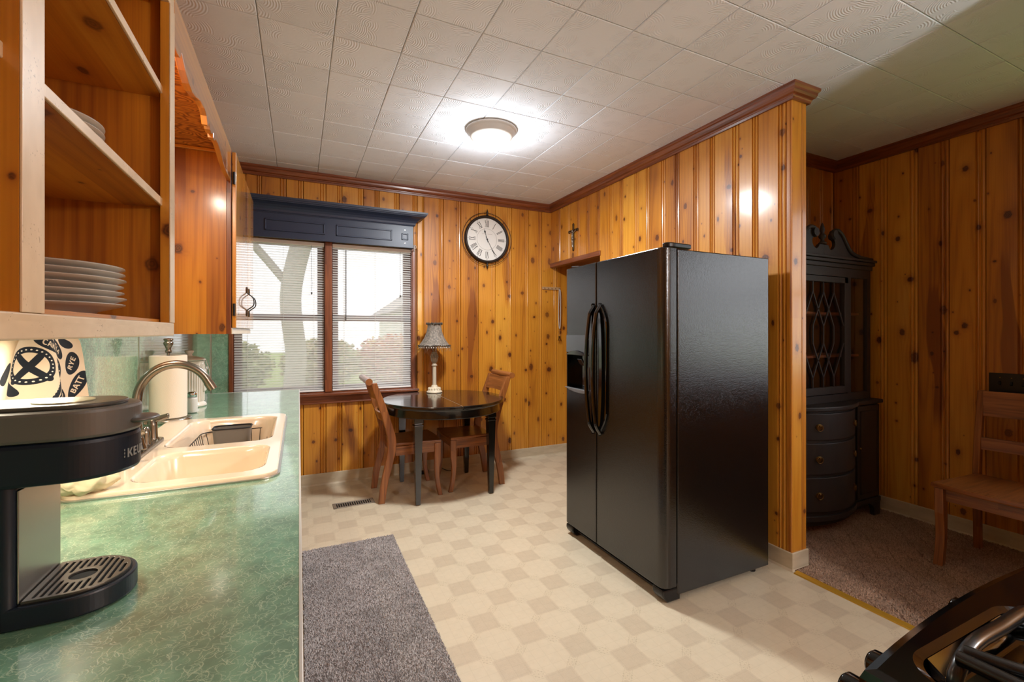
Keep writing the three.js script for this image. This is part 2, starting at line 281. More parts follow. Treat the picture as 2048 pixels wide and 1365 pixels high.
// window wall
const wallBack = struct('wall_back');
const WX0 = -.478, WX1 = .955, WY0 = .80, WY1 = 2.105;
mk('wall_core', [bx(XL - .15, WX0 - .02, -.05, HC + .03, -DW - .16, -DW - PT), bx(WX1 + .02, 3.25, -.05, HC + .03, -DW - .16, -DW - PT), bx(WX0 - .02, WX1 + .02, -.05, WY0 - .02, -DW - .16, -DW - PT), bx(WX0 - .02, WX1 + .02, WY1 + .02, HC + .03, -DW - .16, -DW - PT)], M.core, wallBack);
{
  const j = [XL, -.409, -.297, -.116, .014, .193, .323, .505, .641, .821, .99, 1.053, 1.244, 1.421, 1.608, 1.79, 1.971, 2.17, 2.332, 2.515, 2.7, 2.88, 3.06, 3.2].map((v, i) => i === 0 ? v : v + S);
  lay(wallBack, j, [0, DW + PT], 0, (a, w) => a + w <= WX1 + .06 ? [[0, WY0 - .02], [WY1, HC]] : [[0, HC]]);
}
// partition beside the refrigerator, with the recess behind it
const wallRight = struct('wall_right'), RD = 3.361, RY = 2.045;
mk('wall_core', [bx(XF + PT, XF + TH - PT, -.05, HC + .03, -RD, -DE - .02), bx(XF + PT, XF + TH - PT, RY + .02, HC + .03, -DW - .05, -RD)], M.core, wallRight);
{
  const D = [4.245, 4.067, 3.887, 3.711, 3.546, 3.361, 3.193, 3.06, 2.867, 2.747, 2.572, 2.44, 2.264, 2.134, 1.954, 1.825, 1.654].map((v, i) => i && i !== 5 ? -v + S : -v);
  D.push(-DE - .001);
  lay(wallRight, D, [XF + PT, 0], -Math.PI / 2, (a, w) => a + w < -RD + .03 ? [[RY, HC]] : [[0, HC]]);
  const e = [[0, .088], [.088, TH - .002]];
  for (const [a, b] of e) mk('plank', wood([bx(XF + .002 + a, XF + b, 0, HC - .001, -DE - .02, -DE - .001, .004)]), M.pine, wallRight);
  lay(wallRight, [-DE - .02, DE * -1 - .2, -2.0, -2.19].map(v => -v).map((v, i) => v), [XF + TH - PT, 0], Math.PI / 2, () => [[0, HC]]);
}
structMesh('trim_recess', [wood([bx(XF - .012, XF + .05, RY - .035, RY + .012, -DW, -RD + .012, .004), bx(XF + .0, XF + .05, RY - .03, RY - .012, -DW, -RD)], 2)], M.trim);
const recess = struct('wall_recess');
mk('wall_core', [bx(3.16, 3.25, 0, HC, -DW, -RD + .05), bx(XF + TH, 3.25, 0, HC, -RD, -RD + .05), bx(XF + .03, 3.2, RY + .02, RY + .06, -DW, -RD)], M.core, recess);
lay(recess, [-4.23, -4.0, -3.8, -3.6, -3.37], [3.16, 0], -Math.PI / 2, () => [[0, RY + .02]]);
// dining room
const wallDining = struct('wall_dining');
mk('wall_core', [bx(XF + TH - PT, XD + .12, -.05, HC + .03, -DD - .12, -DD - PT)], M.core, wallDining);
lay(wallDining, [XF + TH - .02, 2.75, 2.93, 3.08, 3.27, 3.43, 3.6, 3.76, XD], [0, DD + PT], 0, () => [[0, HC]]);
const wallDR = struct('wall_dining_right');
const W2 = [-1.1, 1.0, .92, 2.4];   // added unseen dining window for fill light: D range, y range
mk('wall_core', [bx(XD + PT, XD + .14, -.05, HC + .03, -DD - .1, -W2[1] - .02), bx(XD + PT, XD + .14, -.05, HC + .03, -W2[0] + .02, -REAR + .1), bx(XD + PT, XD + .14, -.05, W2[2] - .02, -W2[1] - .02, -W2[0] + .02), bx(XD + PT, XD + .14, W2[3] + .02, HC + .03, -W2[1] - .02, -W2[0] + .02)], M.core, wallDR);
lay(wallDR, [-2.2, -2.041, -1.855, -1.672, -1.504, -1.327, -1.14, -.96, -.8, -.6, -.4, -.2, 0, .2, .4, .57, .75, .92, 1.1, 1.3, 1.5, 1.65, 1.8].map((v, i) => i ? v + S : v), [XD + PT, 0], -Math.PI / 2, (a, w) => a + w > -W2[1] - .02 && a < -W2[0] + .02 ? [[0, W2[2] - .02], [W2[3] + .02, HC]] : [[0, HC]]);
// unseen partition, added to keep the pendant's light off the dining room
const addedPartition = struct('wall_added_partition'), DJ = .62;
mk('wall_core', [bx(XF + PT, XF + TH - PT, -.05, HC + .03, -DJ + .02, -REAR)], M.core, addedPartition);
{ const j = [-DJ]; while (j[j.length - 1] < -REAR - .16) j.push(j[j.length - 1] + rr(.13, .2)); j.push(-REAR); lay(addedPartition, j, [XF + PT, 0], -Math.PI / 2, () => [[0, HC]]); lay(addedPartition, j.map(v => -v).reverse(), [XF + TH - PT, 0], Math.PI / 2, () => [[0, HC]]); const m = mk('plank', plankGeo(TH - .004, HC, 2, 0, false), M.plank[1], addedPartition); m.rotation.y = Math.PI; m.position.set(XF + TH - .002, 0, -DJ + .016); }
// rear and left walls close the room
const wallRear = struct('wall_rear'); mk('wall_core', [bx(XL - .15, XD + .14, -.05, HC + .03, -REAR + PT, -REAR + .14)], M.core, wallRear);
{ const j = []; for (let x = XD; x > XL - .05; x -= rr(.14, .22)) j.push(-x); lay(wallRear, j, [0, REAR - PT], Math.PI, () => [[0, HC]]); }
const wallLeft = struct('wall_left'); mk('wall_core', [bx(XL - .15, XL - .012, -.05, HC + .03, -DW - .1, -REAR + .1)], std(0xb98a52, .7), wallLeft);
const SPL = [bx(XL - .012, XL, .0, 1.42, -2.458, -REAR), bx(XL - .012, XL, .0, 1.42, -DW, -2.462)];
SPL.forEach(g => mk('laminate_panel', uvm(g, 1), M.splash, wallLeft));
mk('laminate_panel', uvm(bx(XL - .012, XL - .002, 1.42, HC, -DW, -REAR), 1), M.pine, wallLeft);
mk('seam_strip', [bx(XL - .002, XL + .0025, .915, 1.42, -2.463, -2.457)], M.alu, wallLeft);
mk('seam_strip', [bx(XL - .002, XL + .006, .6, 1.45, -DW, -DW + .007)], M.alu, wallLeft);
mk('laminate_panel', uvm(bx(XL, WX0 - .03, .3, 1.9, -DW - .001, -DW + .004), 1), M.splash, wallBack);

// crown moulding and baseboards with mitred ends
function runTrim(prof, L, ms, me) {
  const P = [], U = []; let acc = 0;
  for (let i = 0; i < prof.length - 1; i++) {
    const [za, ya] = prof[i], [zb, yb] = prof[i + 1], l = Math.hypot(zb - za, yb - ya), c = [[-ms * za, ya, za, 0], [L + me * za, ya, za, 0], [L + me * zb, yb, zb, 1], [-ms * zb, yb, zb, 1]];
    for (const k of [0, 1, 2, 0, 2, 3]) { P.push(c[k][0], c[k][1], c[k][2]); U.push(acc + c[k][3] * l, c[k][0]); } acc += l;
  }
  const g = new THREE.BufferGeometry(); g.setAttribute('position', new THREE.Float32BufferAttribute(P, 3)); g.setAttribute('uv', new THREE.Float32BufferAttribute(U, 2)); g.computeVertexNormals(); return g;
}
const CROWN = [[0, -.078], [.013, -.078], [.016, -.066], [.019, -.062], [.02, -.056], [.031, -.05], [.037, -.038], [.04, -.024], [.047, -.017], [.049, -.013], [.05, 0]];
const BASEP = [[0.0, .10], [.004, .10], [.006, .096], [.0065, .012], [.011, .004], [.014, 0]];
function trimRun(name, prof, mat, from, turn, L, ms, me, y) { const m = structMesh(name, runTrim(prof, L, ms, me), mat); m.rotation.y = turn; m.position.set(from[0], y, -from[1]); return m; }
const crownRuns = [[[XL, DW], 0, XF - XL, -1, -1], [[XF, DW], -Math.PI / 2, DW - DE, -1, 1], [[XF, DE], 0, TH, 1, 1], [[XF + TH, DE], Math.PI / 2, DD - DE, 1, -1], [[XF + TH, DD], 0, XD - XF - TH, -1, -1], [[XD, DD], -Math.PI / 2, DD - REAR, -1, -1]];
crownRuns.forEach(([f, t, L, a, b], i) => trimRun('trim_' + (i + 1), CROWN, M.trim, f, t, L, a, b, HC));
const baseRuns = [['back', [XL, DW], 0, 3.16 - XL, 0, -1, 0], ['right', [XF, RD], -Math.PI / 2, RD - DE, 0, 1, 0], ['post', [XF, DE], 0, TH, 1, 1, 0], ['partition', [XF + TH, DE], Math.PI / 2, DD - DE, 1, -1, .008], ['dining', [XF + TH, DD], 0, XD - XF - TH, -1, -1, .008], ['dining_right', [XD, DD], -Math.PI / 2, DD - REAR, -1, -1, .008]];
baseRuns.forEach(([n, f, t, L, a, b, y]) => trimRun('baseboard_' + n, BASEP, M.base, f, t, L, a, b, y));

// ---------------------------------------------------------------- windows
const win = struct('window_1');
{
  const z0 = -DW - .15, z1 = -DW, mx0 = .203, mx1 = .262;
  mk('window_frame', [wood([bx(WX0 - .02, WX0, WY0, WY1, z0, z1 + .004), bx(WX1, WX1 + .02, WY0, WY1, z0, z1 + .004), bx(WX0 - .02, WX1 + .02, WY1, WY1 + .02, z0, z1), bx(WX0 - .02, WX1 + .02, WY0 - .02, WY0, z0, z1)])], M.trim, win);
  mk('mullion', [wood([bx(mx0, mx1, WY0, WY1, z0, z1 + .012, .004)])], M.trim, win);
  mk('casing', [wood([bx(WX1 + .004, WX1 + .034, WY0 - .02, WY1 + .03, -DW - .004, -DW + .014, .004)])], M.trim, win);
  mk('casing', [wood([bx(WX0 - .03, WX0 - .002, WY0 - .02, WY1 + .03, -DW - .004, -DW + .012, .004)])], M.trim, win);
  for (const [a, b] of [[WX0, mx0], [mx1, WX1]]) for (const [y0, y1, zo] of [[WY0, 1.46, 0], [1.42, WY1, -.035]]) {
    const s = mk('sash', [wood([bx(a, a + .055, y0, y1, z0 + .05 + zo, z0 + .085 + zo), bx(b - .055, b, y0, y1, z0 + .05 + zo, z0 + .085 + zo), bx(a, b, y0, y0 + .05, z0 + .05 + zo, z0 + .085 + zo), bx(a, b, y1 - .042, y1, z0 + .05 + zo, z0 + .085 + zo)])], M.sash, win);
    mk('pane', [bx(a + .05, b - .05, y0 + .045, y1 - .04, z0 + .066 + zo, z0 + .068 + zo)], M.dimGlass, s);
  }
  mk('window_sill', [wood([bx(WX0 - .06, WX1 + .06, WY0 - .03, WY0 - .006, -DW - .02, -DW + .06, .006)], 0)], M.trim, win);
  mk('apron', [wood([bx(WX0 - .04, WX1 + .04, WY0 - .085, WY0 - .03, -DW, -DW + .018, .004), bx(WX0 - .04, WX1 + .04, WY0 - .098, WY0 - .085, -DW, -DW + .026, .004)], 0)], M.trim, win);
}
const win2 = struct('window_2');  // added window out of view, lets in fill daylight
{
  const [a, b, y0, y1] = W2, x0 = XD, x1 = XD + .14;
  mk('window_frame', [bx(x0 - .004, x1, y0 - .02, y1 + .02, -b - .02, -b), bx(x0 - .004, x1, y0 - .02, y1 + .02, -a, -a + .02), bx(x0 - .02, x1, y0 - .02, y0, -b, -a), bx(x0 - .004, x1, y1, y1 + .02, -b, -a)], M.trim, win2);
  for (const [q0, q1] of [[y0, (y0 + y1) / 2 + .02], [(y0 + y1) / 2 - .02, y1]]) { const s = mk('sash', [bx(x0 + .05, x0 + .085, q0, q1, -b, -b + .05), bx(x0 + .05, x0 + .085, q0, q1, -a - .05, -a), bx(x0 + .05, x0 + .085, q0, q0 + .04, -b, -a), bx(x0 + .05, x0 + .085, q1 - .04, q1, -b, -a)], M.sash, win2); mk('pane', [bx(x0 + .066, x0 + .068, q0 + .03, q1 - .03, -b + .04, -a - .04)], M.glass, s); }
}
// blinds
const slatGeo = w => {
  const P = [], I = [], n = 4, d = .025; const U = [];
  for (let k = 0; k <= n; k++) { const t = k / n - .5; for (const x of [-w / 2, w / 2]) { P.push(x, .0022 * (1 - 4 * t * t), t * d); U.push(x, t); } }
  for (let k = 0; k < n; k++) { const a = k * 2; I.push(a, a + 2, a + 1, a + 1, a + 2, a + 3); }
  const g = new THREE.BufferGeometry(); g.setAttribute('position', new THREE.Float32BufferAttribute(P, 3)); g.setAttribute('uv', new THREE.Float32BufferAttribute(U, 2)); g.setIndex(I); g.computeVertexNormals(); return g;
};
function blind(x0, x1, label, side) {
  const b = thing('window_blind', label, 'blind', [(x0 + x1) / 2, WY0, DW + .022], 0, 'window blinds'), w = x1 - x0, h = WY1 - WY0 - .012;
  mk('headrail', [bx(-w / 2, w / 2, h - .032, h, -.014, .014, .003)], M.white, b);
  mk('bottom_rail', [bx(-w / 2, w / 2, .004, .02, -.013, .013, .004)], M.white, b);
  const g = slatGeo(w - .004), n = 60;
  for (let i = 0; i < n; i++) { const m = mk('slat', g, M.slat, b); m.position.set(rr(-.001, .001), .034 + i * (h - .075) / (n - 1), 0); m.rotation.set(.7 + rr(-.04, .04), 0, rr(-.0012, .0012)); }
  for (const x of [-w * .36, 0.02, w * .38]) mk('ladder_cord', [bx(x - .0008, x + .0008, .02, h - .02, .0125, .0135), bx(x - .0008, x + .0008, .02, h - .02, -.0135, -.0125)], M.cord, b);
  if (side) mk('wand', [cyl(.004, .004, .62, -w / 2 + .11, h - .67, .02, 8)], M.wand, b);
  mk('pull_cord', [tube([[w / 2 - .1, h - .03, .018], [w / 2 - .103, h - .2, .019], [w / 2 - .097, h - .36, .018], [w / 2 - .1, side ? h - .43 : h - .42, .018]], .0016, 12, 5), T(new THREE.SphereGeometry(.007, 8, 6).scale(1, 1.8, 1), w / 2 - .1, h - .44, .018)], M.wand, b);
}
blind(WX0 + .004, .199, 'white mini blind in the left half of the double window', 0);
blind(.266, WX1 - .003, 'white mini blind in the right half of the window, with tilt wand', 1);

// navy cornice over the window
{
  const c = thing('window_cornice', 'dark navy painted wooden cornice box above the double window', 'cornice', [0, 2.09, DW]);
  const xl = -.43, xr = .955, fr = .085;
  mk('board', [bx(xl, xr, 0, .215, fr - .02, fr, .003), bx(xr - .02, xr, 0, .215, 0, fr - .02), bx(xl, xl + .02, 0, .215, 0, fr - .02)], M.navy, c);
  const prof = [[0, .2], [.006, .2], [.008, .206], [.014, .209], [.018, .226], [.03, .244], [.048, .258], [.07, .268], [.088, .274], [.09, .28], [.098, .284], [.1, .292], [.106, .296], [.108, .312], [0, .312]];
  const gx = runTrim(prof, xr - xl, 1, 1); T(gx, xl, 0, fr); const gs = runTrim(prof, fr, 0, 1); gs.rotateY(Math.PI / 2); gs.scale(1, 1, 1); const gr = runTrim(prof, fr, 1, 0); T(gr, 0, 0, 0, 0, Math.PI / 2, 0); gr.translate(xr, 0, fr);
  mk('crown', [gx, gr, bx(xl, xr, .298, .312, 0, fr)], M.navy, c);
  const panel = (a, b, y0, y1, w) => mk('panel', [bx(a, b, y0, y0 + w, fr, fr + .01, .003), bx(a, b, y1 - w, y1, fr, fr + .01, .003), bx(a, a + w, y0, y1, fr, fr + .01, .003), bx(b - w, b, y0, y1, fr, fr + .01, .003), bx(a + w, b - w, y0 + w, y1 - w, fr, fr + .0015)], M.navy, c);
  panel(-.25, .2, .055, .15, .011); panel(.29, .76, .055, .15, .011); panel(.845, .905, .07, .13, .011);
  for (const y of [.04, .16]) mk('screw', [T(new THREE.CylinderGeometry(.004, .004, .003, 10), .875, y, fr + .002, Math.PI / 2)], M.steel, c);
  mk('bracket', [tube([[xr + .002, .01, .07], [xr + .02, .0, .072], [xr + .026, .02, .074], [xr + .012, .03, .075], [xr + .006, .012, .074], [xr + .01, -.03, .072]], .004, 24, 6)], M.pewter, c);
}

// ---------------------------------------------------------------- ceiling lamps
function domeLight(label, x, D, k) {
  const L = thing('ceiling_light', label, 'ceiling light', [x, HC, D]);
  mk('ring', [lathe([[.0, -.001], [.168, -.001], [.172, -.008], [.168, -.016], [.160, -.02], [.158, -.026], [.15, -.034], [.142, -.05], [.137, -.056], [.128, -.056], [.128, -.05]], 48)], std(0xd2d0cc, .4, .1), L);
  mk('dome', [lathe([[.0, -.137], [.02, -.136], [.05, -.13], [.08, -.117], [.104, -.098], [.121, -.074], [.129, -.054]], 40)], new THREE.MeshPhysicalMaterial({ color: 0xffffff, emissive: 0xfffaf2, emissiveIntensity: 3, roughness: .3 }), L);
  mk('finial', [lathe([[0, -.152], [.006, -.151], [.008, -.146], [.007, -.141], [.012, -.138], [.012, -.134], [0, -.134]], 16)], M.pewter, L);
  const col = new THREE.Color(.93, .97, 1);
  const r = new THREE.RectAreaLight(col, LAMP.down * k / .04, .2, .2); r.position.set(0, -.158, 0); r.rotation.x = -Math.PI / 2; r.castShadow = true; L.add(r);
  const p = new THREE.PointLight(col, LAMP.around * k); p.position.set(0, -.2, 0); p.castShadow = true; p.shadow.radius = 2; L.add(p);
}
domeLight('lit flush dome ceiling light with white glass and brushed metal ring', 1.17, 2.81, 1);
{
  const L = thing('added_fill_pendant', 'added white glass globe fill light hanging unseen behind the camera', 'pendant light', [2.05, 1.95, -.9]);  // added fill lamp, no such pendant is known here
  mk('globe', [new THREE.SphereGeometry(.13, 32, 20)], new THREE.MeshPhysicalMaterial({ color: 0xffffff, emissive: 0xfff8ee, emissiveIntensity: 3, roughness: .3 }), L);
  mk('rod', [cyl(.006, .006, HC - 1.95 - .13, 0, .13, 0, 10)], M.pewter, L); mk('canopy', [cyl(.06, .055, .02, 0, HC - 1.95 - .02, 0, 24)], M.pewter, L);
  const p = new THREE.PointLight(new THREE.Color(.93, .97, 1), LAMP.pendant); p.castShadow = true; p.shadow.radius = 5.5; L.add(p);
}

// ---------------------------------------------------------------- left-hand counter run
const CY = .914, CE = 3.535;
{
  const c = thing('countertop', 'green laminate countertop with metal edge band along the left wall', 'countertop', [0, CY, 0]);
  const sx0 = -.505, sx1 = -.075, sd0 = 1.445, sd1 = 2.43;   // sink cut-out
  mk('top', [uvm(merge([bx(XL, 0, -.03, 0, -sd0, -REAR), bx(XL, 0, -.03, 0, -CE, -sd1), bx(XL, sx0, -.03, 0, -sd1, -sd0), bx(sx1, 0, -.03, 0, -sd1, -sd0)]), 2)], M.lam, c);
  mk('edge_band', [bx(0, .005, -.036, .0014, -CE, -REAR, .001), bx(XL, .005, -.036, .0014, -CE - .004, -CE, .001)], std(0xd6d2ca, .35, .3), c);
  // base cabinets, unit by unit
  let d = -1.75; const lab = ['nearest the back wall, behind the coffee maker', 'under the coffee maker', 'beside the sink base, nearer the coffee maker', 'under the near sink bowl', 'under the far sink bowl', 'second from the window end', 'at the window end of the counter'];
  for (let i = 0; i < 7; i++) {
    const w = .75, a = d, b = d + w; d = b;
    const u = thing('base_cabinet', 'knotty pine base cabinet ' + lab[i], 'cabinet', [0, 0, (a + b) / 2], 0, 'base cabinets under the green counter');
    const h = w / 2 - .002, bb = i === 6 ? CE - .01 - (a + b) / 2 : h;
    const sinkU = a < 2.5 && b > 1.4;
    mk('body', [wood(sinkU ? [bx(XL + .002, -.06, .1, CY - .28, -bb, h), bx(-.06, -.04, CY - .28, CY - .031, -bb, h)] : [bx(XL + .002, -.04, .1, CY - .031, -bb, h)])], M.pine, u);
    mk('plinth', [bx(XL + .002, -.1, 0, .1, -bb, h)], M.blackMat, u);
    const dr = mk('drawer', [wood([bx(-.04, -.022, .7, CY - .05, -bb + .015, h - .015, .005)], 2)], M.pine, u); mk('handle', [tube([[-.022, .79, -.04], [-.002, .785, -.035], [.0, .785, 0], [-.002, .785, .035], [-.022, .79, .04]], .004, 16, 6)], M.iron, dr);
    for (const [p, q] of [[-bb + .015, (h - bb) / 2 - .002], [(h - bb) / 2 + .002, h - .015]]) { const dd = mk('door', [wood([bx(-.04, -.022, .12, .68, p, q, .005)])], M.pine, u); mk('handle', [tube([[-.022, .62, (p + q) / 2], [-.004, .61, (p + q) / 2], [-.002, .57, (p + q) / 2], [-.022, .54, (p + q) / 2]], .004, 14, 6)], M.iron, dd); }
  }
}

// upper cabinets, faces at x = -0.30
const XU = -.30, UB = 1.31, UT = 2.217;
{
  // open shelves nearest the camera
  const d0 = -.9, d1 = 1.473, c = thing('open_shelf_cabinet', 'doorless knotty pine wall cabinet with open shelves of plates', 'cabinet', [0, 0, 0]);
  const darkPine = M.pine;
  mk('side_panel', [wood([bx(XL + .003, XU - .018, UB + .03, UT, -d1, -d1 + .018)])], darkPine, c);
  mk('side_panel', [wood([bx(XL + .003, XU - .018, UB + .03, UT, -d0 - .018, -d0)])], darkPine, c);
  mk('side_panel', [wood([bx(XL + .003, XU - .03, UB + .03, UT, -.70, -.684)])], darkPine, c);
  mk('back_panel', [wood([bx(XL + .003, XL + .012, UB + .03, UT, -d1 + .018, -d0 - .018)])], darkPine, c);
  for (const [y, t] of [[UB + .03, .012], [1.643, .02], [1.93, .02], [UT - .02, .02]]) mk('shelf', [wood([bx(XL + .012, XU - .022, y, y + t, -d1 + .018, -.70), bx(XL + .012, XU - .022, y, y + t, -.684, -d0 - .018)], 2)], M.pine, c);
  for (const y of [1.643, 1.93]) mk('shelf_edge', [wood([bx(XU - .022, XU - .016, y, y + .02, -d1 + .018, -d0 - .018, .002)], 2)], M.glarePaint, c);
  mk('bottom_rail', [uvm(bx(XU - .02, XU, UB, UB + .034, -d1, -d0, .003), 2)], M.glarePaint, c);
  mk('top_rail', [uvm(bx(XU - .02, XU, UT - .05, UT, -d1, -d0, .003), 2)], M.glarePaint, c);
  for (const [a, b] of [[1.428, d1], [.739, .792], [-.1, -.04], [-.9, -.85]]) { const st = mk('stile', [wood([bx(XU - .02, XU - .002, UB + .034, UT - .05, -b, -a)])], darkPine, c); mk('front_face', [uvm(bx(XU - .002, XU + .001, UB + .034, UT - .05, -b, -a, .001), 1)], M.glarePaint, st); }  // pale front skin carries painted window glare over the pine
}
{
  // scalloped valance board and soffit over the sink
  const v = thing('sink_valance', 'scalloped knotty pine valance board bridging the cabinets over the sink', 'valance', [0, 0, 0]);
  const k = .909, raw = [[1.643, 2.158], [1.66, 2.16], [1.698, 2.166], [1.715, 2.189], [1.735, 2.178], [1.765, 2.161], [1.82, 2.146], [1.87, 2.143], [1.95, 2.16], [2.023, 2.181], [2.09, 2.186], [2.136, 2.176], [2.16, 2.15], [2.175, 2.15], [2.192, 2.172], [2.215, 2.153], [2.25, 2.15], [2.29, 2.168], [2.293, 2.15], [2.33, 2.152], [2.357, 2.171], [2.41, 2.172], [2.469, 2.165], [2.56, 2.145], [2.66, 2.132], [2.76, 2.13], [2.846, 2.133]];
  const pts = raw.map(([d, y]) => [d * k, 1.32 + (y - 1.32) * k]); pts[0][0] = 1.474; pts[pts.length - 1][0] = 2.585;
  const s = [...pts, [2.585, UT], [1.474, UT]], g = ext(s, .02, .002); g.rotateY(Math.PI / 2);   // shape x -> -z
  mk('board', [wood([g.translate(XU - .02, 0, 0)], 2)], M.pineGloss, v);
  mk('soffit', [uvm(bx(XL + .003, XU - .02, UT - .018, UT, -2.585, -1.474), 2)], std(0xffffff, .45, 0, { map: plyT, ...lacquer }), v);
  mk('cleat', [wood([bx(XL + .003, XU - .022, UT - .034, UT - .019, -2.583, -2.568, .003)], 0)], M.pine, v);
}
{
  const d0 = 2.586, d1 = 3.53, c = thing('wall_cabinet', 'glossy knotty pine wall cabinet with two doors and black iron pulls', 'cabinet', [0, 0, 0]);
  mk('body', [wood([bx(XL + .003, XU - .02, UB, UT, -d1, -d0)])], M.pine, c);
  mk('face_frame', [uvm(bx(XU - .02, XU, UB, UT, -d1, -d0, .002), 1)], M.trim, c);
  mk('bottom_rail', [uvm(bx(XU, XU + .004, UB, UB + .028, -d1 + .01, -d0 - .004, .001), 2)], M.glarePaint, c);
  const sp = [[d0 + .016, 3.166], [3.172, d1 - .002]];
  sp.forEach(([a, b], i) => {
    const dr = mk('door', [wood([bx(XU + .002, XU + .02, UB + .03, UT - .01, -b, -a, .003)])], M.pineGloss, c);
    const dz = i ? -(a + .05) : -(b - .07), y = 1.50, x = XU + .02;
    mk('pull', [tube([[x, y + .07, dz], [x + .004, y + .05, dz], [x + .016, y + .04, dz], [x + .034, y + .02, dz], [x + .036, y - .02, dz], [x + .016, y - .04, dz], [x + .004, y - .05, dz], [x, y - .07, dz]], .0035, 28, 6), tube([[x + .002, y + .05, dz - .008], [x + .002, y + .075, dz - .012], [x + .002, y + .085, dz]], .003, 10, 5), tube([[x + .002, y + .05, dz + .008], [x + .002, y + .075, dz + .012], [x + .002, y + .085, dz]], .003, 10, 5), tube([[x + .002, y - .05, dz - .008], [x + .002, y - .075, dz - .012], [x + .002, y - .085, dz]], .003, 10, 5), tube([[x + .002, y - .05, dz + .008], [x + .002, y - .075, dz + .012], [x + .002, y - .085, dz]], .003, 10, 5)], M.iron, dr);
    if (!i) for (const hy of [UB + .12, UT - .14]) mk('hinge', [T(new THREE.CylinderGeometry(.006, .006, .06, 10), XU + .012, hy, -a + .007)], M.iron, dr);
  });
}
// lamp strips hidden under the near cabinet and behind the valance
function strip(name, label, [x, y, D], len, I, color, tilt = 0) {
  const s = thing(name, label, 'light strip', [x, y, D]);
  mk('housing', [bx(-.028, .028, .0, .016, -len / 2, len / 2, .004)], M.white, s);
  mk('tube', [T(new THREE.CylinderGeometry(.008, .008, len * .94, 12), 0, -.004, 0, Math.PI / 2)], new THREE.MeshPhysicalMaterial({ color: 0xffffff, emissive: new THREE.Color(...color), emissiveIntensity: 1.4 }), s);
  const l = new THREE.RectAreaLight(new THREE.Color(...color), I / (len * .03), .03, len * .94); l.position.set(0, -.014, 0); l.rotation.set(-Math.PI / 2, 0, 0); l.castShadow = true; s.add(l);
}
strip('cabinet_light', 'slim warm light strip mounted under the open shelf cabinet', [-.46, UB + .0135, 1.08], .5, LAMP.counter, [1, .89, .7]);
strip('sink_light', 'slim warm light strip under the valance soffit over the sink', [-.47, UT - .035, 1.64], .2, LAMP.sink, [1, .9, .72]);

// plates
function plateGeo(r) { return lathe([[0, .004], [r * .55, .004], [r * .6, .0], [r * .64, .0005], [r * .68, .008], [r * .9, .0165], [r, .0215], [r * 1.0, .024], [r * .9, .0195], [r * .67, .0105], [r * .6, .0085], [0, .0085]], 48); }
{
  const g1 = plateGeo(.135), g2 = plateGeo(.1); const nm = ['lowest', 'second', 'third', 'fourth', 'fifth', 'sixth', 'topmost'];
  for (let i = 0; i < 7; i++) { const p = tag(mk('dinner_plate', g1, M.plate, scene), nm[i] + ' white dinner plate in the stack on the bottom shelf', 'plate', 'dinner plates on the bottom shelf'); p.position.set(-.462 + rr(-.003, .003), UB + .0425 + i * .0125, -1.18 + rr(-.003, .003)); }
  const n2 = ['lowest', 'second', 'third', 'topmost'];
  for (let i = 0; i < 4; i++) { const p = tag(mk('side_plate', g2, M.plate, scene), n2[i] + ' pale plate in the stack on the middle shelf', 'plate', 'plates on the middle shelf'); p.position.set(-.45, 1.664 + i * .013, -1.15); }
}

// ---------------------------------------------------------------- sink, faucet and things around it
function ringSurf(rings, flip) {           // rings: [x0,x1,z0,z1,r,y]
  const n = 40, P = [], I = [];
  for (const [x0, x1, z0, z1, r, y] of rings) { const pts = rrect(x0, x1, z0, z1, r).getSpacedPoints(n - 1); for (let i = 0; i < n; i++) P.push(pts[i].x, y, pts[i].y); }
  for (let k = 0; k < rings.length - 1; k++) for (let i = 0; i < n - 1; i++) { const a = k * n + i, b = a + 1, c = a + n, d = c + 1; flip ? I.push(a, b, c, b, d, c) : I.push(a, c, b, b, c, d); }
  const last = (rings.length - 1) * n, [x0, x1, z0, z1, , y] = rings[rings.length - 1], ci = P.length / 3; P.push((x0 + x1) / 2, y - .004, (z0 + z1) / 2);
  for (let i = 0; i < n - 1; i++) flip ? I.push(last + i, last + i + 1, ci) : I.push(last + i, ci, last + i + 1);
  const g = new THREE.BufferGeometry(); g.setAttribute('position', new THREE.Float32BufferAttribute(P, 3)); g.setIndex(I); g.computeVertexNormals(); return g;
}
